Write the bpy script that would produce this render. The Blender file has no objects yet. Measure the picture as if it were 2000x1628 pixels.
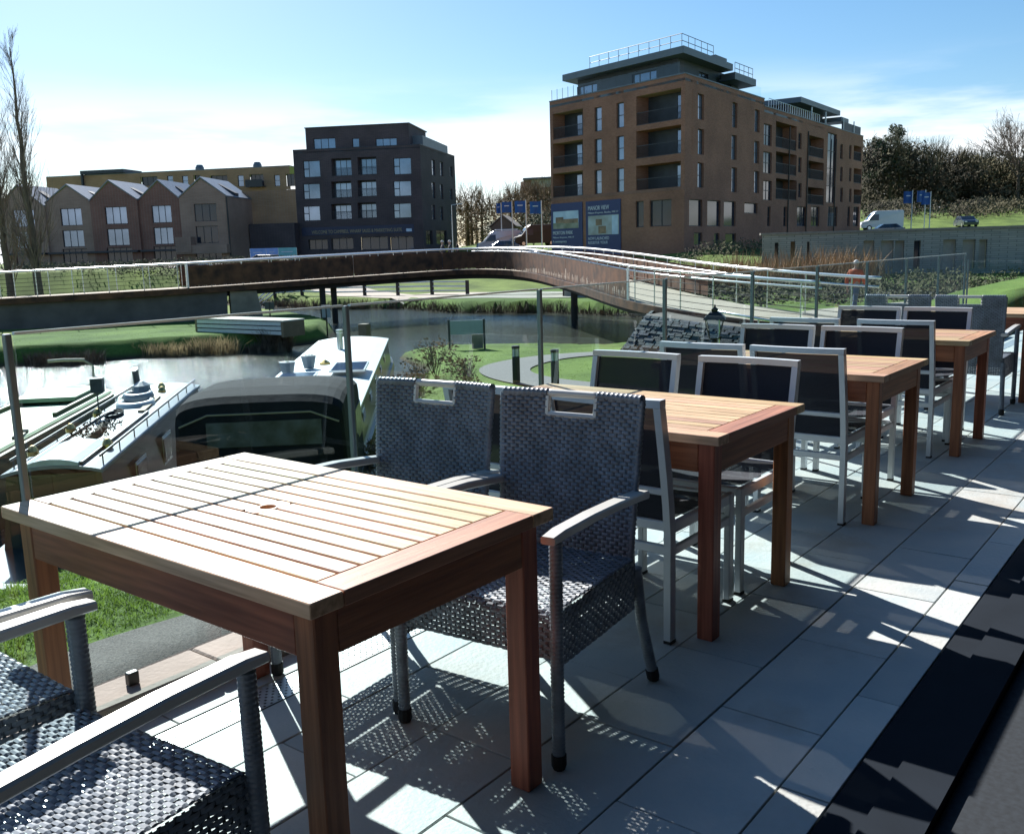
import bpy, bmesh, math, random
import numpy as np
from mathutils import Vector, Matrix

# ---------------------------------------------------------------- camera, sky, sun, exposure
SC = bpy.context.scene
COL = SC.collection
FPX, PITCH, ROLL, EYE, YAW = 1824.5, 0.1769, -0.0275, 1.3694, 0.6647
# world X runs along the terrace, world Y out to the canal; (r, f) = metres right of / ahead of the viewer
ER = Vector((math.sin(YAW), -math.cos(YAW), 0)); EF = Vector((math.cos(YAW), math.sin(YAW), 0)); EZ = Vector((0, 0, 1))
def RF(r, f, z=0.0): return ER * r + EF * f + EZ * z
def ang(dr, df):
    v = ER * dr + EF * df; return math.atan2(v.y, v.x)
cam_d = bpy.data.cameras.new('camera'); cam = bpy.data.objects.new('camera', cam_d); COL.objects.link(cam)
cam_d.sensor_fit = 'HORIZONTAL'; cam_d.sensor_width = 36; cam_d.lens = 36 * FPX / 2000
cam_d.clip_start = .05; cam_d.clip_end = 6000
fw = EF * math.cos(PITCH) - EZ * math.sin(PITCH); up0 = EF * math.sin(PITCH) + EZ * math.cos(PITCH)
c_, s_ = math.cos(ROLL), math.sin(ROLL)
rt = ER * c_ + up0 * s_; up = up0 * c_ - ER * s_
cam.matrix_world = Matrix.Translation((0, 0, EYE)) @ Matrix((rt, up, -fw)).transposed().to_4x4()
SC.camera = cam

SUN_AZ, SUN_EL = math.radians(25.5), math.radians(36.0)      # azimuth left of the viewing direction
sdir = (ER * -math.sin(SUN_AZ) + EF * math.cos(SUN_AZ)) * math.cos(SUN_EL) + EZ * math.sin(SUN_EL)
sun_d = bpy.data.lights.new('sun', 'SUN'); sun_d.energy = 5.0; sun_d.angle = math.radians(.5); sun_d.color = (1, .97, .92)
sun = bpy.data.objects.new('sun', sun_d); COL.objects.link(sun)
sun.rotation_euler = sdir.to_track_quat('Z', 'Y').to_euler(); sun.location = sdir * 60

W = bpy.data.worlds.new('World'); SC.world = W; W.use_nodes = True
nt = W.node_tree; nt.nodes.clear(); N = nt.nodes.new; L = nt.links.new
sky = N('ShaderNodeTexSky'); sky.sky_type = 'NISHITA'; sky.sun_disc = False
sky.sun_elevation = SUN_EL; sky.sun_rotation = math.atan2(sdir.x, sdir.y)
sky.air_density = 1.0; sky.dust_density = .45; sky.ozone_density = 4.0
tc = N('ShaderNodeTexCoord'); sep = N('ShaderNodeSeparateXYZ'); L(tc.outputs['Generated'], sep.inputs[0])
mp = N('ShaderNodeMapping'); mp.inputs['Scale'].default_value = (1.3, 1.3, 9); mp.inputs['Location'].default_value = (-1.1, .4, 0); L(tc.outputs['Generated'], mp.inputs[0])
nz = N('ShaderNodeTexNoise'); nz.inputs['Scale'].default_value = 1.9; nz.inputs['Detail'].default_value = 7; nz.inputs['Roughness'].default_value = .55
L(mp.outputs[0], nz.inputs['Vector'])
r1 = N('ShaderNodeMapRange'); r1.interpolation_type = 'SMOOTHSTEP'
for k, v in zip((1, 2, 3, 4), (.40, .58, 0, 1)): r1.inputs[k].default_value = v
L(nz.outputs['Fac'], r1.inputs[0])
r2 = N('ShaderNodeMapRange'); r2.interpolation_type = 'SMOOTHSTEP'
for k, v in zip((1, 2, 3, 4), (.07, .185, 1, 0)): r2.inputs[k].default_value = v
L(sep.outputs['Z'], r2.inputs[0])
mu = N('ShaderNodeMath'); mu.operation = 'MULTIPLY'; L(r1.outputs[0], mu.inputs[0]); L(r2.outputs[0], mu.inputs[1])
mx = N('ShaderNodeMix'); mx.data_type = 'RGBA'; L(mu.outputs[0], mx.inputs[0])
hsv = N('ShaderNodeHueSaturation'); hsv.inputs['Saturation'].default_value = 1.18; hsv.inputs['Hue'].default_value = .494; L(sky.outputs[0], hsv.inputs['Color']); L(hsv.outputs[0], mx.inputs[6]); mx.inputs[7].default_value = (10.5, 10.8, 11, 1)
bg = N('ShaderNodeBackground'); bg.inputs[1].default_value = .066; L(mx.outputs[2], bg.inputs[0])
wo = N('ShaderNodeOutputWorld'); L(bg.outputs[0], wo.inputs[0])
SC.view_settings.view_transform = 'Standard'; SC.view_settings.look = 'None'
SC.view_settings.exposure = 1.0; SC.view_settings.gamma = 1
SC.render.engine = 'CYCLES'
SC.cycles.max_bounces = 8; SC.cycles.transparent_max_bounces = 32; SC.cycles.transmission_bounces = 8
try: SC.cycles.caustics_reflective = False; SC.cycles.caustics_refractive = False
except Exception: pass

# ---------------------------------------------------------------- helpers
rng = random.Random(7)
TMP = bpy.data.scenes.new('workbench_scene')      # scratch scene for evaluating text and skin modifiers, removed at the end
def evaluated(o):
    vl = TMP.view_layers[0]; vl.update(); return bpy.data.meshes.new_from_object(o.evaluated_get(vl.depsgraph))
class MB:
    """collects geometry for ONE mesh object"""
    def __init__(s): s.v = []; s.f = []; s.m = []
    def quad(s, a, b, c, d, m=0):
        i = len(s.v); s.v += [tuple(a), tuple(b), tuple(c), tuple(d)]; s.f.append((i, i+1, i+2, i+3)); s.m.append(m)
    def tri(s, a, b, c, m=0):
        i = len(s.v); s.v += [tuple(a), tuple(b), tuple(c)]; s.f.append((i, i+1, i+2)); s.m.append(m)
    def box(s, x0, x1, y0, y1, z0, z1, m=0):
        i = len(s.v)
        s.v += [(x0,y0,z0),(x1,y0,z0),(x1,y1,z0),(x0,y1,z0),(x0,y0,z1),(x1,y0,z1),(x1,y1,z1),(x0,y1,z1)]
        for q in ((3,2,1,0),(4,5,6,7),(0,1,5,4),(1,2,6,5),(2,3,7,6),(3,0,4,7)):
            s.f.append(tuple(i+k for k in q)); s.m.append(m)
        return s
    def bbox(s, x0, x1, y0, y1, z0, z1, b=.003, m=0):
        """box with chamfered edges"""
        i = len(s.v)
        # corner-cut rings (8 verts)
        R = []
        for z, e in ((z0, b), (z0+b, 0), (z1-b, 0), (z1, b)):
            X0, X1, Y0, Y1 = x0+e, x1-e, y0+e, y1-e
            R.append([(X0+b,Y0,z),(X1-b,Y0,z),(X1,Y0+b,z),(X1,Y1-b,z),(X1-b,Y1,z),(X0+b,Y1,z),(X0,Y1-b,z),(X0,Y0+b,z)])
        for ring in R: s.v += ring
        for k in range(3):
            for j in range(8):
                a = i+k*8+j; c = i+k*8+(j+1) % 8
                s.f.append((a, c, c+8, a+8)); s.m.append(m)
        s.f.append(tuple(i+j for j in range(7, -1, -1))); s.m.append(m)
        s.f.append(tuple(i+24+j for j in range(8))); s.m.append(m)
        return s
    def bar(s, a, b, w, h, upv=(0, 0, 1), m=0):
        """rectangular bar from a to b, w across, h along upv"""
        a, b, upv = Vector(a), Vector(b), Vector(upv)
        d = (b-a).normalized(); x = d.cross(upv)
        if x.length < 1e-4: x = d.cross(Vector((1, 0, 0)))
        x.normalize(); y = x.cross(d).normalized()
        i = len(s.v)
        for p in (a, b):
            for sx, sy in ((-1,-1),(1,-1),(1,1),(-1,1)): s.v.append(tuple(p + x*sx*w/2 + y*sy*h/2))
        for q in ((0,1,2,3),(7,6,5,4),(0,4,5,1),(1,5,6,2),(2,6,7,3),(3,7,4,0)):
            s.f.append(tuple(i+k for k in q)); s.m.append(m)
        return s
    def tube(s, pts, rad, n=6, m=0, cap=True, upv=None, flat=1.0):
        pts = [Vector(p) for p in pts]; k = len(pts)
        rad = rad if hasattr(rad, '__len__') else [rad]*k
        i = len(s.v); px = None
        for j, p in enumerate(pts):
            d = (pts[min(j+1, k-1)]-pts[max(j-1, 0)])
            d = d.normalized() if d.length > 1e-9 else Vector((0, 0, 1))
            if px is None:
                r = Vector(upv) if upv else (Vector((0, 0, 1)) if abs(d.z) < .9 else Vector((1, 0, 0)))
                px = d.cross(r).normalized()
            else:
                px = (px - d*px.dot(d)); px = px.normalized() if px.length > 1e-6 else d.orthogonal().normalized()
            py = d.cross(px)
            for q in range(n):
                t = 2*math.pi*q/n
                s.v.append(tuple(p + (px*math.cos(t) + py*math.sin(t)*flat)*rad[j]))
        for j in range(k-1):
            for q in range(n):
                a = i+j*n+q; b = i+j*n+(q+1) % n
                s.f.append((a, b, b+n, a+n)); s.m.append(m)
        if cap:
            s.f.append(tuple(i+q for q in range(n-1, -1, -1))); s.m.append(m)
            s.f.append(tuple(i+(k-1)*n+q for q in range(n))); s.m.append(m)
        return s
    def lathe(s, prof, c=(0, 0, 0), n=12, m=0):
        i = len(s.v); k = len(prof)
        for (r, z) in prof:
            for q in range(n):
                t = 2*math.pi*q/n; s.v.append((c[0]+r*math.cos(t), c[1]+r*math.sin(t), c[2]+z))
        for j in range(k-1):
            for q in range(n):
                a = i+j*n+q; b = i+j*n+(q+1) % n
                s.f.append((a, b, b+n, a+n)); s.m.append(m)
        s.f.append(tuple(i+q for q in range(n-1, -1, -1))); s.m.append(m)
        s.f.append(tuple(i+(k-1)*n+q for q in range(n))); s.m.append(m)
        return s
    def prism(s, poly, y0, y1, m=0, axis='y'):
        """polygon in (x,z) extruded along y (or (x,y) along z)"""
        i = len(s.v); n = len(poly)
        for y in (y0, y1):
            for (x, z) in poly: s.v.append((x, y, z) if axis == 'y' else (x, z, y))
        s.f.append(tuple(range(i, i+n))); s.m.append(m)
        s.f.append(tuple(range(i+2*n-1, i+n-1, -1))); s.m.append(m)
        for k in range(n):
            a, b = i+k, i+(k+1) % n
            s.f.append((b, a, a+n, b+n)); s.m.append(m)
        return s
    def loft(s, rings, m=0, closed=True, caps=True):
        i = len(s.v); n = len(rings[0])
        for r in rings: s.v += [tuple(p) for p in r]
        for k in range(len(rings)-1):
            for j in range(n if closed else n-1):
                a = i+k*n+j; b = i+k*n+(j+1) % n
                s.f.append((a, b, b+n, a+n)); s.m.append(m)
        if caps and closed:
            s.f.append(tuple(i+j for j in range(n-1, -1, -1))); s.m.append(m)
            e = i+(len(rings)-1)*n
            s.f.append(tuple(e+j for j in range(n))); s.m.append(m)
        return s
    def mesh(s, name, mats, smooth=False, fix=True):
        me = bpy.data.meshes.new(name); me.from_pydata(s.v, [], s.f)
        mats = mats if isinstance(mats, (list, tuple)) else [mats]
        for q in mats: me.materials.append(q)
        if len(mats) > 1: me.polygons.foreach_set('material_index', s.m)
        if fix and len(s.f) < 4000:
            bm = bmesh.new(); bm.from_mesh(me); bmesh.ops.recalc_face_normals(bm, faces=bm.faces); bm.to_mesh(me); bm.free()
        if smooth: me.polygons.foreach_set('use_smooth', [True]*len(me.polygons))
        me.update(); return me
    def build(s, name, mats, parent=None, smooth=False, fix=True, kind=None):
        o = bpy.data.objects.new(name, s.mesh(name, mats, smooth, fix)); COL.objects.link(o)
        if parent: o.parent = parent
        if kind: o['kind'] = kind
        return o
def tag(o, label=None, cat=None, group=None, kind=None):
    if label: o['label'] = label
    if cat: o['category'] = cat
    if group: o['group'] = group
    if kind: o['kind'] = kind
    return o
def empty(name, loc, rz=0.0, label=None, cat=None, group=None):
    o = bpy.data.objects.new(name, None); COL.objects.link(o); o.empty_display_size = .2
    o.location = loc; o.rotation_euler = (0, 0, rz); return tag(o, label, cat, group)
def inst(o, parent=None, loc=None, rz=None):
    c = o.copy(); COL.objects.link(c)
    if parent: c.parent = parent
    if loc is not None: c.location = loc
    if rz is not None: c.rotation_euler = (0, 0, rz)
    return c
def copy_tree(o, parent=None):
    c = o.copy(); COL.objects.link(c); c.parent = parent
    for ch in list(o.children): copy_tree(ch, c)
    return c
def link_mesh(name, me, parent=None, loc=(0, 0, 0), rz=0):
    o = bpy.data.objects.new(name, me); COL.objects.link(o)
    if parent: o.parent = parent
    o.location = loc; o.rotation_euler = (0, 0, rz); return o

# ---------------------------------------------------------------- materials
def mat(name, col, rough=.6, metal=0., var=.12, ns=6., det=4, bump=0., bs=40., spec=.5, stretch=(1, 1, 1), tint=None, rnd=0., alpha=1., coat=0.):
    m = bpy.data.materials.new(name); m.use_nodes = True; t = m.node_tree; b = t.nodes['Principled BSDF']; n = t.nodes.new; l = t.links.new
    b.inputs['Roughness'].default_value = rough; b.inputs['Metallic'].default_value = metal; b.inputs['Specular IOR Level'].default_value = spec
    if alpha < 1: b.inputs['Alpha'].default_value = alpha
    if coat: b.inputs['Coat Weight'].default_value = coat; b.inputs['Coat Roughness'].default_value = .05
    tcn = n('ShaderNodeTexCoord'); mpn = n('ShaderNodeMapping'); mpn.inputs['Scale'].default_value = stretch; l(tcn.outputs['Object'], mpn.inputs[0])
    vec = mpn.outputs[0]
    if rnd:
        oi = n('ShaderNodeObjectInfo'); ad = n('ShaderNodeVectorMath'); ad.operation = 'MULTIPLY_ADD'
        ad.inputs[1].default_value = (1, 1, 1); l(vec, ad.inputs[0])
        sc = n('ShaderNodeVectorMath'); sc.operation = 'SCALE'; sc.inputs[0].default_value = (37, 19, 53); l(oi.outputs['Random'], sc.inputs['Scale']); l(sc.outputs[0], ad.inputs[2]); vec = ad.outputs[0]
    nzn = n('ShaderNodeTexNoise'); nzn.inputs['Scale'].default_value = ns; nzn.inputs['Detail'].default_value = det; l(vec, nzn.inputs['Vector'])
    c = Vector(col); c2 = Vector(tint) if tint else c
    mxn = n('ShaderNodeMix'); mxn.data_type = 'RGBA'
    mr = n('ShaderNodeMapRange'); mr.inputs[1].default_value = .3; mr.inputs[2].default_value = .7; l(nzn.outputs['Fac'], mr.inputs[0]); l(mr.outputs[0], mxn.inputs[0])
    mxn.inputs[6].default_value = (*(c*(1-var)), 1); mxn.inputs[7].default_value = (*(c2*(1+var)), 1)
    out = mxn.outputs[2]
    if rnd:
        hs = n('ShaderNodeHueSaturation'); l(out, hs.inputs['Color'])
        mr2 = n('ShaderNodeMapRange'); mr2.inputs[3].default_value = 1-rnd; mr2.inputs[4].default_value = 1+rnd; l(oi.outputs['Random'], mr2.inputs[0]); l(mr2.outputs[0], hs.inputs['Value'])
        wn = n('ShaderNodeTexWhiteNoise'); wn.noise_dimensions = '1D'; l(oi.outputs['Random'], wn.inputs['W'])
        mr3 = n('ShaderNodeMapRange'); mr3.inputs[3].default_value = .5-.03*rnd*4; mr3.inputs[4].default_value = .5+.02*rnd*4; l(wn.outputs['Value'], mr3.inputs[0]); l(mr3.outputs[0], hs.inputs['Hue'])
        out = hs.outputs[0]
    l(out, b.inputs['Base Color'])
    if bump:
        n2 = n('ShaderNodeTexNoise'); n2.inputs['Scale'].default_value = bs; n2.inputs['Detail'].default_value = 6; l(vec, n2.inputs['Vector'])
        bp = n('ShaderNodeBump'); bp.inputs['Strength'].default_value = bump; bp.inputs['Distance'].default_value = .02; l(n2.outputs['Fac'], bp.inputs['Height']); l(bp.outputs[0], b.inputs['Normal'])
    m['b'] = 1
    return m
def brick_mat(name, c1, c2, mortar, sc=1.0, bw=.225, bh=.075):
    m = mat(name, c1, .85, var=.1, ns=.4); t = m.node_tree; n = t.nodes.new; l = t.links.new; b = t.nodes['Principled BSDF']
    tcn = n('ShaderNodeTexCoord'); sp = n('ShaderNodeSeparateXYZ'); l(tcn.outputs['Object'], sp.inputs[0])
    ad = n('ShaderNodeMath'); l(sp.outputs['X'], ad.inputs[0]); l(sp.outputs['Y'], ad.inputs[1])
    cb = n('ShaderNodeCombineXYZ'); l(ad.outputs[0], cb.inputs['X']); l(sp.outputs['Z'], cb.inputs['Y'])
    bt = n('ShaderNodeTexBrick'); l(cb.outputs[0], bt.inputs['Vector']); bt.inputs['Scale'].default_value = sc
    bt.inputs['Color1'].default_value = (*c1, 1); bt.inputs['Color2'].default_value = (*c2, 1); bt.inputs['Mortar'].default_value = (*mortar, 1)
    bt.inputs['Brick Width'].default_value = bw; bt.inputs['Row Height'].default_value = bh; bt.inputs['Mortar Size'].default_value = .01; bt.inputs['Bias'].default_value = -.1
    nn = n('ShaderNodeTexNoise'); nn.inputs['Scale'].default_value = .35; nn.inputs['Detail'].default_value = 6; l(tcn.outputs['Object'], nn.inputs['Vector'])
    mr = n('ShaderNodeMapRange'); mr.inputs[1].default_value = .3; mr.inputs[2].default_value = .7; mr.inputs[3].default_value = .8; mr.inputs[4].default_value = 1.2; l(nn.outputs['Fac'], mr.inputs[0])
    mm = n('ShaderNodeVectorMath'); mm.operation = 'SCALE'; l(bt.outputs['Color'], mm.inputs[0]); l(mr.outputs[0], mm.inputs['Scale']); l(mm.outputs[0], b.inputs['Base Color'])
    return m
def glass_mat(name, tint, rough=0., ior=1.45):
    m = bpy.data.materials.new(name); m.use_nodes = True; t = m.node_tree; t.nodes.clear(); n = t.nodes.new; l = t.links.new
    tr = n('ShaderNodeBsdfTransparent'); tr.inputs[0].default_value = (*tint, 1)
    gl = n('ShaderNodeBsdfGlossy'); gl.inputs['Roughness'].default_value = rough; gl.inputs[0].default_value = (1, 1, 1, 1)
    fr = n('ShaderNodeFresnel'); fr.inputs[0].default_value = ior; mxs = n('ShaderNodeMixShader'); ge = n('ShaderNodeNewGeometry'); mu_ = n('ShaderNodeMath'); mu_.operation = 'MULTIPLY'; inv_ = n('ShaderNodeMath'); inv_.operation = 'SUBTRACT'; inv_.inputs[0].default_value = 1; l(ge.outputs['Backfacing'], inv_.inputs[1]); l(fr.outputs[0], mu_.inputs[0]); l(inv_.outputs[0], mu_.inputs[1]); l(mu_.outputs[0], mxs.inputs[0]); l(tr.outputs[0], mxs.inputs[1]); l(gl.outputs[0], mxs.inputs[2])
    o = n('ShaderNodeOutputMaterial'); l(mxs.outputs[0], o.inputs[0]); return m
M = {}
def translucent(m, fac=.45):
    """thin leaves: let part of the light through"""
    t = m.node_tree; b = t.nodes['Principled BSDF']; o = t.nodes['Material Output']; tr = t.nodes.new('ShaderNodeBsdfTranslucent'); mxs = t.nodes.new('ShaderNodeMixShader'); mxs.inputs[0].default_value = fac
    t.links.new(b.inputs['Base Color'].links[0].from_socket, tr.inputs[0]); t.links.new(b.outputs[0], mxs.inputs[1]); t.links.new(tr.outputs[0], mxs.inputs[2]); t.links.new(mxs.outputs[0], o.inputs[0]); return m
M['glass'] = glass_mat('clear_glass', (.865, .94, .95), ior=1.4)
M['glass_edge_gleam'] = mat('glass_edge_gleam', (.72, .84, .85), .12, var=.05)  # pale colour carries the gleam of the polished top edge
M['post'] = mat('post_metal', (.15, .20, .23), .35, .4)
M['window'] = mat('window_pane', (.2, .26, .36), .06, .55, var=.25, ns=.35, spec=.8)
M['window_dark'] = mat('window_pane_dark', (.02, .03, .05), .08, 0, var=.4, ns=.5, spec=.5)
M['frame'] = mat('window_frame', (.03, .035, .045), .5)
M['white_metal'] = mat('white_painted_metal', (.62, .66, .68), .35, .15, var=.05)
M['steel'] = mat('brushed_steel', (.62, .65, .68), .28, .9, var=.08)
M['black'] = mat('black_metal', (.015, .016, .018), .4)
M['rubber'] = mat('rubber', (.012, .012, .012), .7)
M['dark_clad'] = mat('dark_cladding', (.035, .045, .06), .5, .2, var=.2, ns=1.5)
M['grey_fascia'] = mat('grey_fascia', (.12, .155, .19), .5, .2, var=.08, ns=1)

# ---------------------------------------------------------------- terrain, water, paths
WATER_Z = -2.2
def sst(a, b, x):
    t = np.clip((x-a)/(b-a), 0, 1); return t*t*(3-2*t)
def land(r, f):
    r = np.asarray(r, float); f = np.asarray(f, float)
    n = -math.cos(YAW)*r + math.sin(YAW)*f
    z = -.06 - .06*sst(3.2, 3.6, n) - 1.42*sst(4.0, 8.2, n)
    z = z + .5*sst(4.5, 9.5, r)*sst(7, 12, f)*(1-sst(44, 60, f))
    z = z - .36*sst(24, 32, f)*(1-sst(37, 42, f))*(1-sst(3, 7.5, r))*sst(-6.5, -3.5, r)
    z = z + 2.2*sst(66, 86, f)*(1-sst(8, 16, r)) + sst(8, 16, r)*(2.4*sst(40, 76, f))
    z = z + 3.4*sst(95, 180, f)*sst(-20, 5, r) + 2.6*sst(92, 165, f)*sst(20, 55, r)
    z = np.where(n < 2.72, -.45, z)
    return z + .03*np.sin(r*.9)*np.cos(f*.7)*sst(5, 9, n)
WPOLY = [(-2.35, 5), (-2.3, 16), (-2.5, 24), (-2.9, 28.5), (-4.2, 32.2), (-3.4, 33.3), (-2, 34.0), (1.3, 33.8), (4, 32.8), (7.5, 32.6), (9, 38), (8, 45), (6, 48.9), (1.9, 52.9), (-2.8, 54.6), (-7.1, 60.9), (-12.7, 62.5),
         (-20, 72), (-34, 80), (-60, 82), (-58, 66), (-30, 62), (-18.4, 60.5), (-12.4, 53), (-8.3, 45), (-7.4, 40), (-8.2, 38), (-9.6, 35.6), (-13.5, 34.4), (-17.6, 32.6), (-30, 29), (-70, 27), (-70, 2), (-20, 2)]
WP = np.array(WPOLY)
def sdist(r, f):
    """signed distance to the water's edge, positive on land"""
    r = np.asarray(r, float); f = np.asarray(f, float)
    d = np.full(r.shape, 1e9); ins = np.zeros(r.shape, bool)
    for k in range(len(WP)):
        a, b = WP[k], WP[(k+1) % len(WP)]
        e = b-a; t = np.clip(((r-a[0])*e[0]+(f-a[1])*e[1])/(e@e), 0, 1)
        d = np.minimum(d, np.hypot(r-a[0]-t*e[0], f-a[1]-t*e[1]))
        c = (a[1] > f) != (b[1] > f)
        with np.errstate(all='ignore'): xi = a[0]+(f-a[1])*(b[0]-a[0])/(b[1]-a[1])
        ins ^= c & (r < xi)
    return np.where(ins, -d, d)
def ground(r, f):
    s = sdist(r, f); l = land(r, f)
    return -3.2 + (l+3.2)*sst(-.5, .75, s + .12*np.sin(np.asarray(r)*2.1+np.asarray(f)*1.3))
def gz(r, f): return float(ground(np.array([r]), np.array([f]))[0])
def axis(spec):
    out = []
    for a, b, st in spec: out += list(np.arange(a, b-1e-6, st))
    out.append(spec[-1][1]); return np.array(out)
ra = axis([(-900, -120, 60), (-120, -30, 5), (-30, -12, .8), (-12, 12, .35), (12, 40, 1.2), (40, 130, 6), (130, 900, 70)])
fa = axis([(-60, 0, 6), (0, 42, .38), (42, 70, .8), (70, 130, 3), (130, 260, 10), (260, 2200, 110)])
R2, F2 = np.meshgrid(ra, fa)
Z2 = ground(R2, F2)
xyz = np.stack([R2*ER.x+F2*EF.x, R2*ER.y+F2*EF.y, Z2], -1).reshape(-1, 3)
nr, nf = len(ra), len(fa)
idx = np.arange(nr*nf).reshape(nf, nr)
fc = np.stack([idx[:-1, :-1], idx[:-1, 1:], idx[1:, 1:], idx[1:, :-1]], -1).reshape(-1, 4)
me = bpy.data.meshes.new('ground'); me.from_pydata(xyz.tolist(), [], fc.tolist()); me.polygons.foreach_set('use_smooth', [True]*len(me.polygons))
# grass with bare and dry patches, mud near the waterline (by height)
gm = mat('grass_ground', (.085, .145, .028), .95, var=.3, ns=.45, det=10, bump=.25, bs=30, spec=.15, tint=(.12, .175, .038))
t = gm.node_tree; n = t.nodes.new; l = t.links.new; b = t.nodes['Principled BSDF']
src = b.inputs['Base Color'].links[0].from_socket
geo = n('ShaderNodeNewGeometry'); sp = n('ShaderNodeSeparateXYZ'); l(geo.outputs['Position'], sp.inputs[0])
mr = n('ShaderNodeMapRange'); mr.inputs[1].default_value = -2.16; mr.inputs[2].default_value = -1.96; l(sp.outputs['Z'], mr.inputs[0])
nn = n('ShaderNodeTexNoise'); nn.inputs['Scale'].default_value = 30; nn.inputs['Detail'].default_value = 8; l(geo.outputs['Position'], nn.inputs['Vector'])
fine = n('ShaderNodeMapRange'); fine.inputs[1].default_value = .3; fine.inputs[2].default_value = .7; fine.inputs[3].default_value = .6; fine.inputs[4].default_value = 1.4; l(nn.outputs['Fac'], fine.inputs[0])
sc = n('ShaderNodeVectorMath'); sc.operation = 'SCALE'; l(src, sc.inputs[0]); l(fine.outputs[0], sc.inputs['Scale'])
mxg = n('ShaderNodeMix'); mxg.data_type = 'RGBA'; l(mr.outputs[0], mxg.inputs[0]); mxg.inputs[6].default_value = (.07, .055, .035, 1); l(sc.outputs[0], mxg.inputs[7]); l(mxg.outputs[2], b.inputs['Base Color'])
me.materials.append(gm)
go = bpy.data.objects.new('ground', me); COL.objects.link(go); tag(go, kind='structure')

wm = mat('canal_water', (.06, .06, .05), .09, var=.2, ns=.15, spec=.6)
t = wm.node_tree; n = t.nodes.new; l = t.links.new; b = t.nodes['Principled BSDF']
tcn = n('ShaderNodeTexCoord'); mpn = n('ShaderNodeMapping'); mpn.inputs['Scale'].default_value = (1, 2.2, 1); mpn.inputs['Rotation'].default_value = (0, 0, .5); l(tcn.outputs['Object'], mpn.inputs[0])
w1 = n('ShaderNodeTexNoise'); w1.inputs['Scale'].default_value = 3.2; w1.inputs['Detail'].default_value = 6; w1.inputs['Roughness'].default_value = .62; w1.inputs['Distortion'].default_value = .6; l(mpn.outputs[0], w1.inputs['Vector'])
bp = n('ShaderNodeBump'); bp.inputs['Strength'].default_value = 1; bp.inputs['Distance'].default_value = .035; l(w1.outputs['Fac'], bp.inputs['Height']); l(bp.outputs[0], b.inputs['Normal'])
wmesh = MB(); wmesh.quad(RF(-140, -10, WATER_Z), RF(40, -10, WATER_Z), RF(40, 120, WATER_Z), RF(-140, 120, WATER_Z))
tag(wmesh.build('water', wm), kind='structure')

def strip(name, pts, width, m, lift=.025, kind='structure', n=14, zfun=None):
    """a path sheet draped on the ground along a smoothed line of (r, f, half-width factor)"""
    P = []
    for k in range(len(pts)-1):
        p0, p1, p2, p3 = (np.array(pts[max(k-1, 0)]), np.array(pts[k]), np.array(pts[k+1]), np.array(pts[min(k+2, len(pts)-1)]))
        for q in range(n):
            s = q/n; P.append(.5*(2*p1+(p2-p0)*s+(2*p0-5*p1+4*p2-p3)*s*s+(3*p1-p0-3*p2+p3)*s**3))
    P.append(np.array(pts[-1], float)); mb = MB(); rows = []
    for k, p in enumerate(P):
        d = P[min(k+1, len(P)-1)]-P[max(k-1, 0)]; d = d/np.linalg.norm(d); q = np.array([-d[1], d[0]])
        rows.append([RF(*(p+q*width*w), gz(*(p+q*width*w))+lift) for w in np.linspace(-.5, .5, 5)])
    mb.loft(rows, closed=False)
    return tag(mb.build(name, m, smooth=True, fix=False), kind=kind)
M['asphalt_path'] = mat('path_asphalt', (.2, .19, .18), .95, var=.15, ns=20, bump=.3, bs=120)
M['promenade'] = mat('promenade_paving', (.36, .32, .265), .9, var=.12, ns=1.5)
M['gravel'] = mat('gravel', (.20, .18, .16), .95, var=.35, ns=120, bump=.8, bs=160)
FP = [(5.5, 26.2), (3.4, 26.6), (2.1, 26.1), (.9, 25.2), (0, 23.6), (-.1, 22.2), (.5, 20.8), (1.8, 19.2), (3.4, 17.6), (5.0, 16)]
strip('footpath', FP, 1.25, M['asphalt_path'])
PATHPTS = [(a[0]+(b[0]-a[0])*t, a[1]+(b[1]-a[1])*t) for a, b in zip(FP[:-1], FP[1:]) for t in (0, .25, .5, .75)]
strip('promenade', [(-30, 86), (-18, 78), (-10, 67), (-4, 61), (2, 58.5), (8, 56), (12, 53)], 3.6, M['promenade'], .03)
strip('promenade_walk', [(-6, 66), (0, 63), (6, 61), (11, 57)], 3.2, M['promenade'], .05)
# right-hand landing and towpath where the bridge comes down
strip('landing_path', [(8.2, 25.4), (10.2, 28.5), (13, 31.5), (18, 34), (28, 36)], 5.2, M['promenade'], .04)

M['tarmac'] = mat('quay_tarmac', (.075, .07, .07), .9, var=.2, ns=1.2)
strip('quay_road', [(-95, 108), (-60, 102), (-30, 99), (-14, 100), (0, 104)], 24, M['tarmac'], .06)
strip('towpath_yard', [(15.5, 38.5), (24, 39.5), (34, 40.5), (48, 42)], 10, M['tarmac'], .05)

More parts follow.
